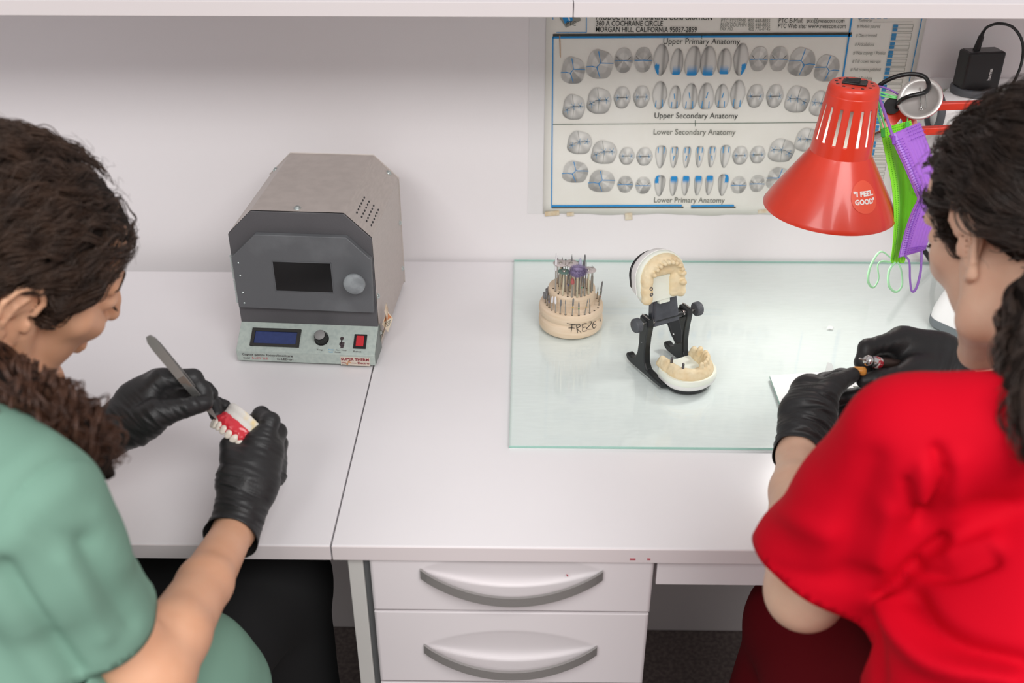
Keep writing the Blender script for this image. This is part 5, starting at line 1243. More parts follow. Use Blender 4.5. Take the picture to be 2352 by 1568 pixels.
def strand_mesh(name, S_, m, parent, n=3, kind='stuff'):
    """S_: list of (points array, radius array) -> one mesh of thin tubes"""
    VV = []; FF = []; base = 0
    for P, R in S_:
        P = np.asarray(P); k = len(P); T = np.gradient(P, axis=0); T /= np.linalg.norm(T, axis=1)[:, None]+1e-9
        ref = np.array([0.31, 0.55, 0.77]); A = np.cross(T, ref); A /= np.linalg.norm(A, axis=1)[:, None]+1e-9; Bv = np.cross(T, A)
        R = np.asarray(R)[:, None]
        ring = np.stack([P+A*R*math.cos(2*math.pi*q/n)+Bv*R*math.sin(2*math.pi*q/n) for q in range(n)], 1)
        VV.append(ring.reshape(-1, 3)); i = np.arange(k-1)[:, None]*n; q = np.arange(n)[None]; q2 = (q+1) % n
        FF.append((np.stack([i+q, i+q2, i+n+q2, i+n+q], -1)+base).reshape(-1, 4)); base += k*n
    o = npmesh(name, np.concatenate(VV), np.concatenate(FF), m, parent, True); o['kind'] = kind; return o

def hair_cap(H, f_x, f_z, rad, cen, extra=None, bun=None):
    b = S(); b.ell(H(*cen), H.M, np.array(rad)*H.k, 0.01)
    if extra:
        for a, c, r1, r2 in extra: b.cone(H(*a), H(*c), r1, r2, 0.025)
    def line(P):
        L = H.loc(P); return (np.interp(L[:, 0], f_x, f_z)-L[:, 2])*0.75*H.k
    def f(P):
        a, c = b(P), line(P); return -smin(-a, -c, 0.016)
    return f
def comb(H, f, tie, n, rng, kids=16, crad=.0042, step=0.0075, steps=26, wave=0.003, wl=0.028, lift=(0.0, 0.007), box=None, bias=(0, 0, 0), line=None):
    """strands that follow the cap's surface towards the tie point"""
    out = []
    c = H(*box[0]); P = []
    while len(P) < n:
        q = rng.uniform(-1, 1, (n*4, 3)); q = q[np.linalg.norm(q, axis=1) < 1]; q /= np.linalg.norm(q, axis=1)[:, None]
        p = c+(q*np.array(box[1]))@H.M*H.k
        d = f(p); Lp = H.loc(p); p = p[(np.abs(d) < 0.03) & (Lp[:, 2] > np.interp(Lp[:, 0], line[0], line[1])+.003)]; P.extend(p)
    P = np.array(P[:n]); 
    def grad(P):
        e = 0.001; return np.stack([(f(P+np.eye(3)[i]*e)-f(P-np.eye(3)[i]*e))/(2*e) for i in range(3)], 1)
    L_ = rng.uniform(lift[0], lift[1], n); ph = rng.uniform(0, 6.28, n); wa = rng.uniform(0.4, 1.3, n)*wave; wlr = wl*rng.uniform(0.7, 1.4, n)
    tracks = [None]*steps; alive = np.ones((steps, n), bool); T = H(*tie); bz = (np.array(bias))@H.M
    jit = rng.normal(0, 0.25, (n, 3))
    for s in range(steps):
        for _ in range(2):
            d = f(P); G = grad(P); G /= np.linalg.norm(G, axis=1)[:, None]+1e-9; P = P-G*(np.clip(d, -.02, .02)-L_)[:, None]
        v = T-P; dist = np.linalg.norm(v, axis=1); v = v/dist[:, None]+bz*np.clip(dist*4-0.2, 0, 1)[:, None]+jit*0.35
        v -= G*(v*G).sum(1)[:, None]; v /= np.linalg.norm(v, axis=1)[:, None]+1e-9
        side = np.cross(G, v)
        tracks[s] = P+side*(np.sin(ph+s*step/wlr*6.28)*wa)[:, None]+G*(np.cos(ph*1.7+s*step/wlr*6.28)*wa*0.7)[:, None]
        alive[s] = dist > 0.016
        P = P+v*step
    tr = np.stack(tracks, 1)
    for i in range(n):
        k = int(alive[:, i].argmin()) if not alive[:, i].all() else steps
        if k < 4: continue
        G_ = np.array(spline(tr[i, :k], 2)); m = len(G_); u = np.linspace(0, 1, m)
        pinch = (0.35+0.65*np.sin(math.pi*np.clip(u*0.9+0.08, 0, 1)))[:, None]
        for _ in range(kids):
            o = rng.normal(size=3)*crad*.55; a = rng.uniform(0, int(m*.35)); e = rng.uniform(.7, 1)*m; sl = slice(int(a), max(int(e), int(a)+5))
            wv = rng.normal(size=3)*.0008; q = (o[None]*pinch+wv[None]*np.sin(u*rng.uniform(8, 22)+rng.uniform(0, 6))[:, None])
            X = (G_+q)[sl]; r = 0.00044*rng.uniform(0.7, 1.4); out.append((X, np.linspace(r, r*0.45, len(X))))
    return out
def curls(path, rads, n, rng, turns=(4, 8), cr=(0.004, 0.011), r=0.0011, frizz=0.0):
    P0 = np.array(spline(path, 10)); R0 = np.interp(np.linspace(0, 1, len(P0)), np.linspace(0, 1, len(rads)), rads); out = []
    T = np.gradient(P0, axis=0); T /= np.linalg.norm(T, axis=1)[:, None]; A = np.cross(T, [0.2, 0.3, 0.93]); A /= np.linalg.norm(A, axis=1)[:, None]; Bv = np.cross(T, A); m = len(P0)
    kids = 9
    for _ in range(max(1, n//kids)):
        a = rng.uniform(0, 6.28); q = math.sqrt(rng.uniform(0.02, 1)); t1 = rng.uniform(0.55, 1.0)*m; t0 = rng.uniform(0.04, 0.45)*m
        k = 54; t = np.linspace(t0, min(t1, m-1.001), k); i = t.astype(int); f = (t-i)[:, None]
        def L(X): return X[i]*(1-f)+X[np.minimum(i+1, m-1)]*f
        tw = rng.uniform(-1.2, 1.2); an = a+tw*np.linspace(0, 1, k); rr = L(R0[:, None])[:, 0]*q
        tn = rng.uniform(*turns); c_ = rng.uniform(*cr); hp = rng.uniform(0, 6.28)+np.linspace(0, 1, k)*tn*6.28; g = np.clip(np.linspace(0, 3, k), 0.2, 1)*c_
        X = L(P0)+L(A)*(np.cos(an)*rr+np.cos(hp)*g)[:, None]+L(Bv)*(np.sin(an)*rr+np.sin(hp)*g)[:, None]
        for _k in range(kids):
            o = rng.normal(size=3)*.0011; w_ = rng.normal(size=3)*.0006; e = int(k*rng.uniform(.8, 1))
            out.append(((X+o+w_*np.sin(np.linspace(0, 1, k)*rng.uniform(6, 14)+rng.uniform(0, 6))[:, None])[:e], np.linspace(r*rng.uniform(.7, 1.3), r*0.4, e)))
    return out

def glove(b, cuff_p, cuff_n, cr, m, parent, lo_hi_pts, h=0.0014, axis=None, wr=0.0007, seed=0, zones=()):
    p = np.array(lo_hi_pts); lo = p.min(0)-0.03; hi = p.max(0)+0.03
    pl_ = hem(cuff_p, cuff_n, cr)
    def f(P):
        q = (P-pl_[0])@pl_[1]; e = np.linalg.norm(P-pl_[0], axis=1)-pl_[2]
        return np.maximum(b(P), np.minimum(q, -e))
    V, F = snet(f, lo, hi, h, 1)
    N = normals(V, F); ax = np.array(axis)/np.linalg.norm(axis); s = V@ax; lat = V-np.outer(s, ax)
    # creases run across the hand, strongest near the given zones
    w = np.full(len(V), 0.10)
    for c, r_, a_ in zones: w += a_*np.exp(-((V-np.array(c))**2).sum(1)/(r_*r_))
    Q = np.column_stack([s*185, lat[:, 0]*30, lat[:, 2]*30])+seed; n1 = vnoise(Q+1.2*vnoise(Q*0.4+3)[:, None]); n2 = vnoise(Q*2.3+11)
    ridge = (1-np.abs(n1)*4)*0.7+n2*0.6
    V = V+N*(wr*w*ridge)[:, None]
    F = cut_open(V, F, [pl_], h*0.9); use = np.unique(F); mp_ = -np.ones(len(V), int); mp_[use] = np.arange(len(use)); V = V[use]; F = mp_[F]
    V = tidy_rim(V, F, [pl_])
    o = npmesh('glove', V, F, m, parent, True); sd_ = o.modifiers.new('thick', 'SOLIDIFY'); sd_.thickness = 0.0008; sd_.offset = -1; return o
def fingers(b, spec, k=0.004):
    pts = []
    for js, rs in spec:
        P = [C(*j) for j in js]; b.chain(P, rs, k); pts += P
    return pts

# ================================================================== left woman
HA = Head((-.482, .851, 1.0965), (.66, .549, -.513), (.52, .159, .839), 1.0)
bA = S(); head_sdf(bA, HA)
nbA = np.array([-.545, .775, 1.035])
bA.chain([HA(-.028, 0, -.035), HA(-.04, 0, -.09), nbA], [.054, .050, .060], .03)
shA = C(55, 1150, .80); elA = C(345, 1556, .885); w1A = C(470, 1340, 1.005); wrA = C(538, 1218, 1.122)
lsA = np.array([-.685, .885, 1.02]); leA = np.array([-.66, .93, .80]); lwA = C(240, 1000, 1.135)
bA.chain([nbA-[0, 0, .035], shA], [.042, .036], .015); bA.chain([nbA-[0, 0, .035], lsA], [.042, .036], .015)
bA.chain([nbA-[0, 0, .05], np.array([-.575, .68, .86]), np.array([-.64, .56, .60])], [.065, .09, .105], .05)
bA.chain([shA, C(185, 1385, .850), elA], [.030, .032, .036], .012); bA.chain([elA, C(400, 1458, .920), w1A, wrA, C(565, 1160, 1.14)], [.0355, .0305, .0258, .0214, .020], .010)
bA.chain([lsA, leA], [.044, .038], .02); bA.chain([leA, (leA+lwA)/2, lwA, C(275, 975, 1.14)], [.038, .031, .024, .021], .012)
pa, PA_V, PA_F = body_mesh('person', bA, (-.80, .40, .44), (-.18, 1.14, 1.29), 0.0023, M_SKA, 'woman in a sage green scrub top with a curly dark ponytail, holding tweezers')
# eyes, brow, stud
b = B()
for s in (-1, 1): b.ball(HA(.0815, s*.031, .016), .0118, 10)
b.obj('eyes', M_EYE, pa)['kind'] = 'stuff'
def proj(b, P, lift=0.0004):
    P = np.array(P, float); e = 0.0008
    for _ in range(4):
        d = b(P); G = np.stack([(b(P+np.eye(3)[i]*e)-b(P-np.eye(3)[i]*e))/(2*e) for i in range(3)], 1); G /= np.linalg.norm(G, axis=1)[:, None]+1e-9
        P = P-G*(d-lift)[:, None]
    return P
def brow(H, s, sk):
    rg_ = np.random.RandomState(5); n = 170; t = rg_.rand(n); A = np.array([H(.100-.020*a**1.8, s*(.012+.042*a), .0365+.004*math.sin(a*2.6)+rg_.uniform(-.003, .003)*(1.1-a)) for a in t])
    Bq = A+np.array([H.R*s*.008+H.U*.002*(1-2*a)-H.F*.003*a for a in t]); A = proj(sk, A); Bq = proj(sk, Bq, .0008); return [([p, (p+q)/2, q], [.0003, .0003, .0001]) for p, q in zip(A, Bq)]
def lashes(H, s, sk):
    A = np.array([H(.094, s*(.019+.025*k/25), .009-.001*math.sin(k/25*3.1)) for k in range(26)]); A = proj(sk, A, 0)
    return [([p, p+H.F*.003-H.U*.002, p+H.F*.0065-H.U*.0025], [.0003, .00025, .0001]) for p in A]
strand_mesh('eyebrow', brow(HA, 1, bA)+brow(HA, -1, bA)+lashes(HA, 1, bA)+lashes(HA, -1, bA), M_BROW, pa)
b = B(); b.ball(HA(-.005, .0835, -.0315), .0028, 8); b.obj('ear_stud', M_GOLD, pa)
# hair
rA = np.random.RandomState(21)
fxA = [-.14, -.08, -.05, -.034, -.026, .012, .016, .024, .034, .060, .080, .095, .12]; fzA = [-.10, -.095, -.085, -.060, .040, .040, .008, -.012, -.002, .031, .056, .073, .080]
capA = hair_cap(HA, fxA, fzA, (.1085, .085, .0885), (-.009, 0, .046), [((-.08, 0, -.01), (-.095, .01, -.06), .035, .030)])
V, F = snet(capA, HA.O-.2, HA.O+.2, 0.004, 2); N = normals(V, F); V = V+N*(vnoise(V*70)*.006-.004)[:, None]
hairA = npmesh('hair', V, F, M_CAP, pa)
tieA = (-.105, .015, -.060)
strand_mesh('hair_strands', comb(HA, capA, tieA, 600, rA, wave=.0042, wl=.042, lift=(-.002, .005), box=((-.009, 0, .046), (.1085, .085, .0885)), bias=(-.35, 0, -.1), line=(fxA, fzA)), M_HAIRA, hairA)
fly = []
for k in range(420):
    q = rA.normal(size=3); q /= np.linalg.norm(q); p = HA(*(np.array([-.014, 0, .046])+q*np.array([.107, .086, .089])))
    L_ = HA.loc(p[None])[0]
    if L_[2] < np.interp(L_[0], fxA, fzA)+.03: continue
    nrm = (q*np.array([.09, .11, .1]))@HA.M; nrm /= np.linalg.norm(nrm); tg_ = np.cross(nrm, rA.normal(size=3)); tg_ /= np.linalg.norm(tg_); s_ = rA.uniform(.012, .034); a = rA.uniform(0, 6.28)
    pts = [p+nrm*s_*.55*math.sin(t*1.9)*.7+tg_*s_*t+np.cross(nrm, tg_)*.004*math.sin(t*7+a) for t in np.linspace(0, 1, 8)]
    fly.append((pts, np.linspace(.0002, .0001, 8)))
strand_mesh('flyaway_hair', fly, M_HAIRA, hairA)
tw = HA(*tieA)
ppA = [tw, C(-60, 840, .885), C(5, 905, .862), C(85, 955, .858), C(150, 992, .865), C(208, 1038, .87), C(246, 1092, .87)]
cb_ = S(); cb_.chain(ppA, [.024, .026, .027, .025, .020, .014, .008], .02)
V, F = snet(cb_, np.min(ppA, 0)-.06, np.max(ppA, 0)+.06, .004, 1); N = normals(V, F); V = V+N*(vnoise(V*90)*.014-.004)[:, None]
pony = npmesh('ponytail', V, F, M_CAP, pa)
strand_mesh('curls', curls(ppA, [.026, .027, .032, .034, .032, .028, .019], 2300, rA, (2.5, 5.5), (.003, .009), .00055)+curls(ppA, [.034, .04, .046, .046, .042, .036, .024], 130, rA, (3, 6), (.005, .012), .00035), M_CURL, pony)
# gloves and hands
gR = S(); wR = C(536, 1222, 1.120)
pR = fingers(gR, [
    ([(560, 1100, 1.138), (600, 1016, 1.160), (621, 968, 1.168), (600, 952, 1.186), (583, 966, 1.200)], [.0165, .0125, .0102, .0092, .0082]),
    ([(575, 1110, 1.145), (621, 1036, 1.172), (637, 992, 1.184), (617, 976, 1.204), (600, 985, 1.212)], [.0165, .0125, .0104, .0094, .0084]),
    ([(580, 1125, 1.150), (633, 1062, 1.180), (640, 1018, 1.198), (620, 1003, 1.216), (603, 1008, 1.222)], [.016, .0120, .0100, .0090, .0080]),
    ([(580, 1140, 1.150), (634, 1092, 1.180), (640, 1052, 1.200), (622, 1036, 1.216), (606, 1036, 1.222)], [.015, .0110, .0090, .0080, .0072]),
    ([(540, 1150, 1.128), (534, 1095, 1.136), (530, 1050, 1.146), (524, 1022, 1.158)], [.016, .0145, .0110, .0095])])
gR.chain([C(548, 1190, 1.122), C(572, 1110, 1.142), C(598, 1040, 1.160)], [.0255, .0300, .0240], .012, C(590, 1100, 1.2)-C(590, 1100, 1.1), 0.62)
gR.chain([C(538, 1110, 1.136), C(566, 1056, 1.152)], [.012, .010], .012)
gR.chain([C(525, 1245, 1.110), wR, C(552, 1180, 1.125)], [.0300, .0250, .0245], .008)
gR.chain([C(523, 1248, 1.108), C(528, 1240, 1.112)], [.0312, .0296], .004)
glove(gR, C(529, 1238, 1.113), C(523, 1250, 1.105)-C(538, 1218, 1.122), .055, M_GLOVE, pa, pR+[C(520, 1260, 1.10)], axis=C(600, 1040, 1.16)-wR, wr=.0024, seed=3,
      zones=((C(540, 1180, 1.12), .03, 1.1), (C(535, 1085, 1.13), .022, .7), (C(600, 1010, 1.15), .02, .6), (C(640, 1090, 1.17), .02, .6)))
gL = S(); wL = C(252, 992, 1.137)
pL = fingers(gL, [
    ([(325, 920, 1.140), (372, 872, 1.143), (444, 868, 1.150), (466, 898, 1.152), (474, 916, 1.152)], [.0170, .0125, .0098, .0088, .0078]),
    ([(330, 935, 1.155), (378, 884, 1.166), (444, 878, 1.180), (472, 894, 1.180), (485, 904, 1.178)], [.0165, .0120, .0096, .0086, .0078]),
    ([(330, 945, 1.165), (380, 905, 1.180), (452, 908, 1.190), (490, 930, 1.182), (497, 952, 1.174)], [.0160, .0115, .0094, .0086, .0078]),
    ([(330, 955, 1.168), (378, 925, 1.190), (452, 928, 1.200), (494, 926, 1.196), (516, 932, 1.192)], [.0150, .0105, .0085, .0078, .0072]),
    ([(318, 985, 1.130), (362, 950, 1.120), (424, 936, 1.126), (470, 926, 1.138)], [.0175, .0150, .0105, .0090])])
gL.chain([C(275, 975, 1.138), C(325, 930, 1.150), C(368, 895, 1.160)], [.0240, .0270, .0240], .012, C(320, 930, 1.2)-C(320, 930, 1.1), 0.62)
gL.chain([C(290, 985, 1.132), C(345, 960, 1.126)], [.018, .016], .014)
gL.chain([C(222, 1008, 1.136), wL, C(290, 968, 1.138)], [.0290, .0250, .0245], .008)
glove(gL, C(228, 1005, 1.136), C(215, 1012, 1.136)-C(252, 992, 1.137), .055, M_GLOVE, pa, pL+[C(215, 1012, 1.13)], axis=C(372, 880, 1.15)-wL, wr=.0024, seed=8,
      zones=((C(245, 1000, 1.13), .03, 1.2), (C(345, 960, 1.12), .028, 1.0), (C(440, 930, 1.12), .014, .6), (C(390, 880, 1.13), .02, .4)))
# clothes
tA = S()
tA.chain([np.array([-.54, .755, 1.00]), np.array([-.56, .68, .88]), np.array([-.60, .60, .70]), np.array([-.63, .55, .58])], [.085, .128, .150, .155], .05, (.6, .75, 0), .80)
tA.chain([C(-230, 950, .89), C(-40, 1078, .815), C(70, 1178, .80)], [.048, .042, .052], .03)
tA.chain([lsA, nbA-[0, 0, .03]], [.055, .06], .03); tA.chain([nbA-[0, 0, .05], C(40, 1150, .81)], [.055, .05], .03)
tA.chain([C(70, 1180, .80), C(122, 1285, .82), C(212, 1420, .85), C(255, 1490, .86)], [.052, .0540, .0420, .0395], .018); tA.chain([C(285, 1300, .862), C(318, 1375, .880), C(326, 1400, .884)], [.010, .013, .013], .008)
tA.chain([C(20, 1330, .85), C(60, 1480, .87), C(110, 1640, .88)], [.06, .07, .08], .03); tA.chain([lsA, (lsA+leA)/2], [.058, .055], .02)
tA.chain([np.array([-.54, .60, .62]), D(430, 1580, .66), D(490, 1600, .63)], [.10, .07, .055], .05)
# seam fold between sleeve and back, soft drapes
hmA = hem(C(240, 1462, .858), C(275, 1505, .868)-C(225, 1405, .842), .085); hmA2 = hem((lsA+leA)/2, leA-lsA, .09)
neckA = hem(nbA+np.array([.000, .030, .026]), HA(-.03, 0, -.05)-nbA, .075)
cloth('scrub_top', tA, (-.86, .34, .42), (-.15, 1.02, 1.14), .0042, M_TEAL, pa, [hmA, hmA2, neckA], .0018, 13, 3, 2, drape=[
    ([(-10, 1210), (50, 1120), (120, 1064), (200, 1046), (262, 1080)], 8, -.0035), ([(10, 1260), (80, 1170), (160, 1110)], 38, .003), ([(-10, 1100), (60, 1050), (120, 1010)], 30, .003),
    ([(10, 1300), (80, 1410), (180, 1545)], 22, -.008), ([(-10, 1390), (70, 1500), (120, 1568)], 40, .006), ([(195, 1250), (250, 1350), (300, 1425)], 22, -.0045), ([(150, 1290), (205, 1390), (240, 1460)], 26, .004), ([(230, 1180), (285, 1290)], 26, .003), ([(60, 1180), (120, 1230), (200, 1240)], 24, -.003)])
tr_ = S()
for hp, kn, ft in ((np.array([-.54, .52, .56]), D(640, 1330, .585), np.array([-.30, .98, .08])), (np.array([-.70, .62, .56]), D(420, 1290, .585), np.array([-.47, 1.02, .08]))):
    tr_.chain([hp, kn], [.088, .064], .04); tr_.chain([kn, ft], [.062, .048], .03)
cloth('trousers', tr_, (-.80, .34, .03), (-.10, 1.20, .70), .008, M_DKT, pa, [hem((-.30, .98, .10), (0, 0, -1), .12), hem((-.47, 1.02, .10), (0, 0, -1), .12)], .002, 10)
for x, y in ((-.29, 1.00), (-.46, 1.04)):
    sh = S(); sh.chain([(x-.02, y-.05, .045), (x+.02, y+.05, .04), (x+.06, y+.13, .028)], [.042, .040, .026], .02, (0, 0, 1), .9)
    V, F = snet(sh, (x-.15, y-.2, -.03), (x+.2, y+.28, .12), .006, 1); V[:, 2] = np.maximum(V[:, 2], .001); npmesh('shoe', V, F, M_BLK2, pa)

# denture on its plaster model
dX = RT*.73-UP*.68; dT = -RT*.60-UP*.70-FW*.36; dT -= dX*(dT@dX); dT /= np.linalg.norm(dT); dN = np.cross(dX, dT); dN *= -np.sign(dN@FW); dO = C(546, 1002, 1.178)
dm = thing('denture', dO, 'half-finished denture, red wax gum and pale teeth on white plaster, in gloved hands', 'denture')
def DP(x, t, n): return dO+dX*x+dT*t+dN*n
def arch(a, rx=.0268, rn=.022): return rx*math.cos(a), rn*math.sin(a)
gm = S(); pc = S()
an = np.linspace(math.radians(4), math.radians(176), 16)
for i in range(len(an)-1):
    (x0, n0), (x1, n1) = arch(an[i]), arch(an[i+1])
    gm.cone(DP(x0*.98, -.006, n0*.98), DP(x1*.98, -.006, n1*.98), .0050, .0050, .003); gm.cone(DP(x0*1.02, .0005, n0*1.02), DP(x1*1.02, .0005, n1*1.02), .0056, .0056, .003)
    pc.cone(DP(x0*.9, -.011, n0*.9), DP(x1*.9, -.011, n1*.9), .0062, .0062, .003); pc.cone(DP(x0*.93, -.019, n0*.93), DP(x1*.93, -.019, n1*.93), .0068, .0068, .003)
pc.chain([DP(-.016, -.017, .002), DP(.016, -.017, .002)], [.010, .010], .006); pc.chain([DP(-.012, -.016, .010), DP(.012, -.016, .010)], [.009, .009], .006)
V, F = snet(pc, np.array(dO)-.05, np.array(dO)+.05, .0010); zt = (V-dO)@dT; V += np.outer(np.maximum(0, -.0225-zt), dT); npmesh('plaster_model', V, F, mat('plaster_model_white', 'dcd8d2', .6, col2='e9d08e', vscale=38, ramp=(.55, .66), bump=.2, bscale=200), dm)
for a in np.radians([18, 33.5, 48.5, 63.5, 78.5, 93.5, 109, 125, 141, 157]):
    x, n = arch(a, .0275, .0232); gm.cone(DP(x*1.09, .0015, n*1.09), DP(x*1.11, .0085, n*1.11), .0036, .0010, .002)
V, F = snet(gm, np.array(dO)-.05, np.array(dO)+.05, .0008); N = normals(V, F); V += N*(vnoise(V*300)*.0012)[:, None]; npmesh('gum', V, F, mat('red_wax_gum', 'd22f3c', .28, sss=.1, coat=.3), dm)
M_TOO = mat('ivory_tooth', 'eadfd2', .25, sss=.1)
for k, a in enumerate(np.radians([10, 26, 41, 56, 71, 86, 101, 117, 133, 149, 166])):
    x, n = arch(a, .0275, .0232); t = S(); nd = DP(*[math.cos(a), 0, math.sin(a)])-DP(0, 0, 0); nd /= np.linalg.norm(nd); w_ = .0036 if 40 < math.degrees(a) < 140 else .0040
    t.chain([DP(x*1.11, .0005, n*1.11), DP(x*1.10, .0060, n*1.10), DP(x*1.05, .0100, n*1.05)], [w_*.60, w_*1.05, w_*1.05], .003, nd, .62)
    V, F = snet(t, DP(x, .006, n)-.014, DP(x, .006, n)+.014, .0008); npmesh('tooth', V, F, M_TOO, dm)
# tweezers
t0, t1 = C(340, 772, 1.098), C(499, 962, 1.164); td = t1-t0; tl_n = np.linalg.norm(td); td /= tl_n; tw_ = np.cross(td, FW); tw_ /= np.linalg.norm(tw_); tn = np.cross(td, tw_)
tz = thing('tweezers', t0+td*tl_n*.5, 'steel tweezers with ribbed grips held in the black glove over the denture', 'tweezers')
for s in (-1, 1):
    b = B(); V = []; F = []; ks = 24
    for k in range(ks+1):
        u = k/ks; w_ = np.interp(u, [0, .03, .12, .45, .72, .85, 1], [.0025, .0046, .0052, .0045, .0040, .0030, .0006]); o_ = s*np.interp(u, [0, .15, .5, .8, 1], [.0003, .0022, .0040, .0022, .0005]); th = .0007
        p = t0+td*tl_n*u+tn*o_
        V += [p-tw_*w_-tn*th, p+tw_*w_-tn*th, p+tw_*w_+tn*th, p-tw_*w_+tn*th]
    for k in range(ks):
        for q in range(4): F.append((k*4+q, k*4+(q+1) % 4, (k+1)*4+(q+1) % 4, (k+1)*4+q))
    F += [(0, 3, 2, 1), (ks*4, ks*4+1, ks*4+2, ks*4+3)]; b.add(V, F)
    arm = b.obj('tweezer_arm', mat('satin_steel', 'b5b3b1', .32, metal=.6), tz)
    b = B()
    for k in range(22):
        u = .46+k*.0115; o_ = s*np.interp(u, [0, .15, .5, .8, 1], [.0003, .0022, .0040, .0022, .0005]); b.obox(t0+td*tl_n*u+tn*(o_-.0008*(1 if tn@FW > 0 else -1)), (tw_, td, tn), (.0040, .0004, .0004))
    b.obj('grip_ribs', M_STEEL, arm)['kind'] = 'stuff'

# ================================================================== right woman
HB = Head((.470, .888, 1.122), (-.300, .790, -.535), (-.10, .45, .86), 0.98)
bB = S(); head_sdf(bB, HB, -.12); nbB = np.array([.478, .750, 1.068])
bB.chain([HB(-.026, 0, -.035), HB(-.036, 0, -.085), nbB], [.055, .051, .062], .03)
shB = C(2075, 1015, .815); elB = C(1848, 1358, .958); wrB = C(1832, 1045, 1.186)
rsB = np.array([.635, .73, 1.045]); reB = np.array([.72, .88, .83]); rwB = C(2232, 852, 1.262)
bB.chain([nbB-[0, 0, .045], shB], [.040, .034], .015); bB.chain([nbB-[0, 0, .045], rsB], [.040, .034], .015)
bB.chain([nbB-[0, 0, .06], np.array([.48, .60, .85]), np.array([.50, .50, .60])], [.060, .095, .11], .04)
bB.chain([shB, elB], [.036, .0340], .012); bB.chain([elB, C(1838, 1250, 1.03), C(1834, 1130, 1.115), wrB, C(1845, 985, 1.20)], [.0345, .0350, .0290, .0218, .020], .012)
bB.chain([rsB, reB], [.045, .037], .02); bB.chain([reB, (reB+rwB)/2, rwB, C(2190, 835, 1.266)], [.037, .032, .024, .021], .012)
pb, PB_V, PB_F = body_mesh('person', bB, (.15, .36, .44), (.82, 1.24, 1.31), 0.0023, M_SKB, 'woman in a red scrub top with dark pulled-back hair, holding a dental handpiece')
b = B()
for s in (-1, 1): b.ball(HB(.0815, s*.031, .016), .0118, 10)
b.obj('eyes', M_EYE, pb)['kind'] = 'stuff'
strand_mesh('eyebrow', brow(HB, 1, bB)+brow(HB, -1, bB)+lashes(HB, 1, bB)+lashes(HB, -1, bB), M_BROW, pb)
rB = np.random.RandomState(33)
fxB = [-.16, -.10, -.06, -.038, -.028, .012, .017, .024, .034, .060, .080, .095, .12]; fzB = [-.10, -.085, -.080, -.062, .038, .038, .012, -.008, .004, .042, .068, .085, .10]
capB = hair_cap(HB, fxB, fzB, (.113, .092, .092), (-.020, 0, .046), [((-.07, -.045, .055), (-.045, -.056, .03), .052, .042), ((-.09, 0, .0), (-.105, .02, -.05), .045, .035)])
V, F = snet(capB, HB.O-.22, HB.O+.22, 0.004, 2); N = normals(V, F); V = V+N*(vnoise(V*60)*.007-.004)[:, None]
hairB = npmesh('hair', V, F, M_CAP, pb)
tieB = (-.125, .03, -.045)
strand_mesh('hair_strands', comb(HB, capB, tieB, 600, rB, wave=.0034, wl=.055, lift=(-.002, .005), box=((-.020, -.01, .046), (.113, .098, .092)), bias=(-.3, 0, .15), line=(fxB, fzB)), M_HAIRB, hairB)
fly = []
for k in range(380):
    q = rB.normal(size=3); q /= np.linalg.norm(q); p = HB(*(np.array([-.024, -.008, .046])+q*np.array([.116, .100, .093]))); L_ = HB.loc(p[None])[0]
    if L_[2] < np.interp(L_[0], fxB, fzB)+.04: continue
    nrm = q@HB.M; tg_ = np.cross(nrm, rB.normal(size=3)); tg_ /= np.linalg.norm(tg_); s_ = rB.uniform(.010, .026); a = rB.uniform(0, 6.28)
    fly.append(([p+nrm*s_*.4*math.sin(t*1.9)+tg_*s_*t+np.cross(nrm, tg_)*.003*math.sin(t*7+a) for t in np.linspace(0, 1, 8)], np.linspace(.0002, .0001, 8)))
strand_mesh('flyaway_hair', fly, M_HAIRB, hairB)
ppB = [HB(*tieB), C(2410, 700, .83), C(2402, 780, .80), C(2396, 870, .765), C(2396, 960, .735), C(2405, 1060, .72)]
cb_ = S(); cb_.chain(ppB, [.030, .028, .026, .024, .020, .012], .02)
V, F = snet(cb_, np.min(ppB, 0)-.06, np.max(ppB, 0)+.06, .004, 1); N = normals(V, F); V = V+N*(vnoise(V*80)*.012-.003)[:, None]
ponyB = npmesh('ponytail', V, F, M_CAP, pb)
strand_mesh('wavy_strands', curls(ppB, [.031, .032, .031, .028, .023, .014], 2600, rB, (1.5, 3.5), (.003, .008), .00055), M_HAIRB, ponyB)
# gloves
gl_ = S()
pl2 = fingers(gl_, [
    ([(1846, 950, 1.215), (1851, 896, 1.246), (1893, 876, 1.262), (1932, 864, 1.258), (1956, 862, 1.250)], [.0165, .0130, .0105, .0095, .0082]),
    ([(1850, 960, 1.225), (1868, 915, 1.262), (1916, 918, 1.274), (1955, 911, 1.268), (1979, 903, 1.262)], [.0165, .0125, .0105, .0096, .0085]),
    ([(1852, 970, 1.225), (1868, 942, 1.262), (1908, 957, 1.270), (1941, 950, 1.266), (1962, 943, 1.260)], [.0160, .0120, .0100, .0092, .0082]),
    ([(1852, 985, 1.22), (1868, 966, 1.255), (1895, 984, 1.262), (1916, 984, 1.262), (1930, 980, 1.260)], [.0150, .0110, .0090, .0082, .0074]),
    ([(1846, 985, 1.196), (1874, 930, 1.206), (1922, 880, 1.220), (1957, 861, 1.232)], [.0180, .0165, .0118, .0092])])
gl_.chain([C(1838, 1010, 1.192), C(1852, 955, 1.212), C(1862, 905, 1.236)], [.0245, .0300, .0240], .012, C(1850, 950, 1.3)-C(1850, 950, 1.2), .65)
gl_.chain([C(1872, 975, 1.206), C(1890, 935, 1.212)], [.018, .013], .012)
gl_.chain([C(1827, 1062, 1.178), wrB, C(1840, 1005, 1.195)], [.0275, .0245, .0245], .008)
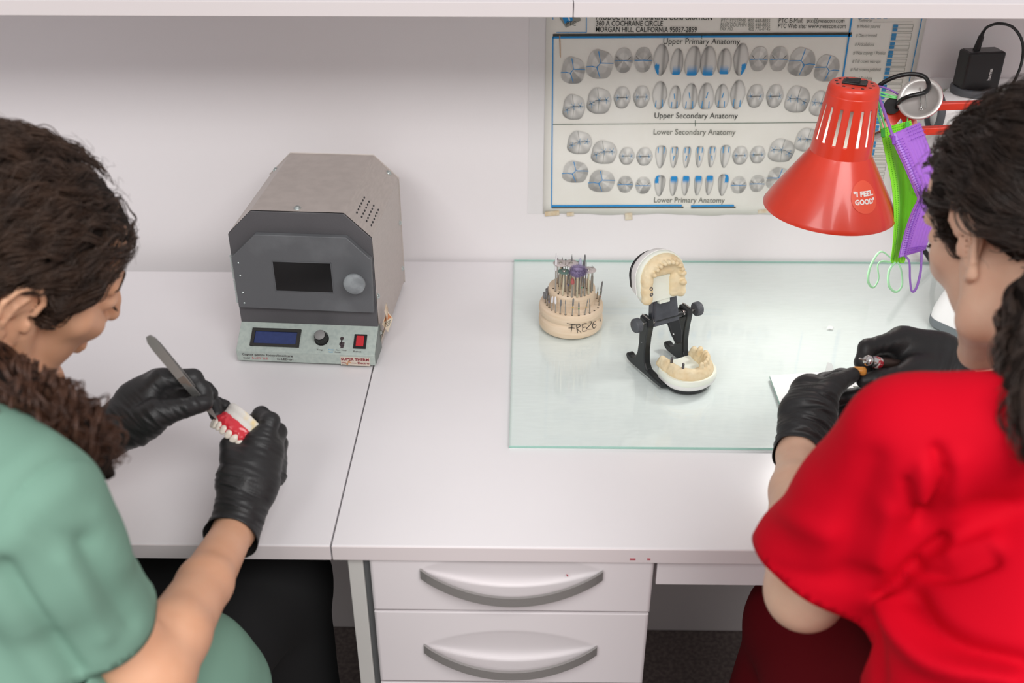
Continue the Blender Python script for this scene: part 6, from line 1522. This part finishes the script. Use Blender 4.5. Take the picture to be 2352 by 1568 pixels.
glove(gl_, C(1829, 1050, 1.183), C(1826, 1075, 1.165)-wrB, .055, M_GLOVE, pb, pl2+[C(1825, 1080, 1.16)], axis=C(1860, 900, 1.24)-wrB, wr=.0026, seed=14,
      zones=((C(1835, 1020, 1.18), .035, 1.3), (C(1885, 920, 1.20), .026, 1.0), (C(1850, 970, 1.19), .03, .7), (C(1880, 885, 1.24), .015, .6)))
gr_ = S()
pr2 = fingers(gr_, [
    ([(2150, 822, 1.268), (2070, 782, 1.272), (1993, 800, 1.262), (1983, 832, 1.258), (1990, 856, 1.256)], [.0190, .0140, .0112, .0100, .0088]),
    ([(2150, 830, 1.282), (2080, 795, 1.292), (2008, 812, 1.288), (1996, 846, 1.280), (2002, 868, 1.276)], [.0180, .0130, .0105, .0095, .0085]),
    ([(2150, 838, 1.29), (2085, 812, 1.305), (2022, 832, 1.300), (2012, 862, 1.292), (2020, 880, 1.288)], [.0170, .0120, .0100, .0090, .0080]),
    ([(2150, 845, 1.29), (2090, 832, 1.310), (2040, 852, 1.305), (2032, 876, 1.298), (2038, 890, 1.294)], [.0160, .0110, .0090, .0080, .0074]),
    ([(2150, 862, 1.250), (2088, 868, 1.236), (2028, 870, 1.236), (1986, 874, 1.240)], [.0210, .0165, .0122, .0098])])
gr_.chain([C(2215, 845, 1.264), C(2150, 828, 1.268), C(2082, 800, 1.276)], [.0255, .0330, .0255], .014, C(2150, 830, 1.3)-C(2150, 830, 1.2), .7)
gr_.chain([C(2180, 862, 1.25), C(2105, 855, 1.246)], [.022, .020], .015)
gr_.chain([C(2275, 868, 1.255), rwB, C(2200, 845, 1.265)], [.0265, .0250, .0255], .008)
glove(gr_, C(2270, 866, 1.256), C(2290, 872, 1.25)-C(2232, 852, 1.262), .055, M_GLOVE, pb, pr2+[C(2290, 875, 1.25)], axis=C(2080, 795, 1.28)-rwB, wr=.0024, seed=25,
      zones=((C(2205, 845, 1.24), .03, 1.4), (C(2040, 870, 1.22), .018, .5), (C(2030, 790, 1.25), .015, .5)))
# scrub top
tB = S()
tB.chain([np.array([.470, .665, .985]), np.array([.455, .60, .88]), np.array([.458, .53, .72]), np.array([.47, .49, .58])], [.105, .165, .190, .195], .05, (-.2, .98, 0), .70)
tB.chain([C(2075, 1000, .812), C(2180, 1000, .800), C(2310, 985, .785)], [.040, .041, .045], .03); tB.chain([nbB-[0, .01, .068], rsB-[0, 0, .01]], [.050, .050], .03)
tB.chain([C(2085, 1014, .812), C(1980, 1160, .868), C(1880, 1290, .915), C(1838, 1345, .935)], [.051, .0550, .0560, .0575], .014)
tB.chain([rsB, (rsB+reB)/2], [.060, .062], .02); tB.chain([C(2190, 1150, .845), C(2130, 1230, .86), C(2075, 1340, .875)], [.055, .05, .04], .02)
hmB = hem(C(1864, 1306, .922), C(1838, 1345, .940)-C(1900, 1250, .922), .090); hmB2 = hem((rsB+reB)/2, reB-rsB, .09)
neckB = hem(nbB+np.array([0.004, .030, .018]), HB(-.03, 0, -.05)-nbB, .088)
cloth('scrub_top', tB, (.15, .25, .42), (.84, 1.00, 1.19), .0043, M_SCR, pb, [hmB, hmB2, neckB], .0018, 12, 3, 40, drape=[
    ([(2150, 1030), (2168, 1094), (2138, 1170), (2110, 1200)], 13, -.009), ([(2081, 1105), (2096, 1152), (2116, 1185)], 10, -.006), ([(2122, 1075), (2118, 1140)], 20, .007), ([(2200, 1060), (2190, 1180)], 30, .005),
    ([(2165, 1240), (2103, 1290), (2056, 1341), (2020, 1372)], 14, -.015), ([(2100, 1312), (2190, 1318), (2280, 1285)], 16, -.009), ([(2190, 1270), (2280, 1245)], 26, .006),
    ([(2041, 1391), (2067, 1453), (2121, 1507), (2193, 1536), (2330, 1554)], 26, .015), ([(2095, 1375), (2140, 1440), (2220, 1490), (2350, 1530)], 26, -.013), ([(2010, 1420), (2020, 1560)], 16, -.006),
    ([(2000, 1060), (1960, 1190), (1940, 1300)], 40, -.006), ([(1800, 1180), (1900, 1230)], 26, .004), ([(1780, 1310), (1900, 1330), (2000, 1320)], 22, -.003), ([(2040, 1180), (2020, 1290)], 24, .005)])
tr2_ = S()
for hp, kn, ft in ((np.array([.36, .50, .56]), D(1845, 1430, .575), np.array([.30, .98, .08])), (np.array([.60, .52, .56]), np.array([.56, .92, .58]), np.array([.56, 1.0, .08]))):
    tr2_.chain([hp, kn], [.092, .066], .04); tr2_.chain([kn, ft], [.064, .05], .03)
cloth('trousers', tr2_, (.12, .34, .03), (.85, 1.20, .70), .008, M_MAR2, pb, [hem((.30, .98, .10), (0, 0, -1), .12), hem((.56, 1.0, .10), (0, 0, -1), .12)], .002, 10, 3, 7)
for x, y in ((.30, 1.00), (.56, 1.02)):
    sh = S(); sh.chain([(x, y-.06, .045), (x, y+.05, .04), (x, y+.13, .028)], [.042, .040, .026], .02, (0, 0, 1), .9)
    V, F = snet(sh, (x-.12, y-.2, -.03), (x+.12, y+.28, .12), .006, 1); V[:, 2] = np.maximum(V[:, 2], .001); npmesh('shoe', V, F, M_BLK2, pb)
# handpiece and the crown being ground
hp0, hp1 = C(1990, 827, 1.228), C(2075, 846, 1.262); hd = hp1-hp0; hd /= np.linalg.norm(hd)
hpz = thing('handpiece', hp0, 'steel dental handpiece with a fine bur, gripped in the right black glove', 'handpiece')
b = B(); b.lathe([(.0022, 0), (.0058, .0006), (.0066, .003), (.0066, .0055), (.0058, .0065), (.0062, .0085), (.0068, .010), (.0068, .0135)], hp0, hd, 28); b.obj('nose_ring', mat('bright_steel', 'd8d6d6', .18, metal=1.0), hpz)
b = B(); b.lathe([(.0066, .0135), (.0071, .0145), (.0071, .0215), (.0067, .0225)], hp0, hd, 28); b.obj('red_band', mat('red_white_band', 'c8283a', .4, col2='efe6e4', vscale=260, ramp=(.5, .55)), hpz)
b = B(); b.lathe([(.0067, .0225), (.0086, .034), (.0092, .05), (.0088, .12), (.006, .13), (0, .13)], hp0, hd, 28); b.obj('grip', mat('dark_bronze_grip', '4a3a34', .35, metal=.6), hpz)
b = B(); b.lathe([(.0011, -.011), (.0011, 0)], hp0, hd, 10); b.lathe([(.0, -.0125), (.0014, -.0115), (.0012, -.0100)], hp0, hd, 10); b.obj('bur', M_STEEL, hpz)
cr_ = C(1972, 851, 1.236); cS = S(); cx_ = RT*.75-UP*.1-FW*.2; cx_ /= np.linalg.norm(cx_)
cS.chain([cr_-cx_*.004, cr_+cx_*.0035], [.0046, .0052], .003); cS.cone(cr_+cx_*.006+UP*.002, cr_+cx_*.006-UP*.002, .0025, .0025, .003)
V, F = snet(cS, cr_-.016, cr_+.016, .0008); co_ = npmesh('artificial_tooth', V, F, mat('amber_crown', 'e6a04a', .25, sss=.15)); tag(co_, 'small amber dental crown pinched between the black gloved fingertips', 'tooth')

# stools under the two women
for (x, y, z), lab in (((-.63, .53, .425), 'black round stool under the woman in green'), ((.47, .48, .40), 'black round stool under the woman in red')):
    st_ = thing('stool', (x, y, 0), lab, 'stool')
    b = B(); b.lathe([(.15, z-.06), (.17, z-.05), (.175, z-.02), (.165, z), (0, z+.004)], (x, y, 0), OZ, 40); b.obj('seat', M_BLK2, st_)
    b = B(); b.cyl((x, y, .09), (x, y, z-.06), .022); b.obj('column', M_STEEL, st_)
    for k in range(5):
        a = 2*math.pi*k/5+.3; b = B(); b.tube([(x, y, .10), (x+.12*math.cos(a), y+.12*math.sin(a), .085), (x+.26*math.cos(a), y+.26*math.sin(a), .058)], [.018, .016, .012], 8); b.obj('leg', M_BLK, st_)
        b = B(); p = (x+.26*math.cos(a), y+.26*math.sin(a), .028); b.cyl((p[0]-.012*math.sin(a), p[1]+.012*math.cos(a), p[2]), (p[0]+.012*math.sin(a), p[1]-.012*math.cos(a), p[2]), .0275, n=20); b.obj('caster', M_BLK2, st_)
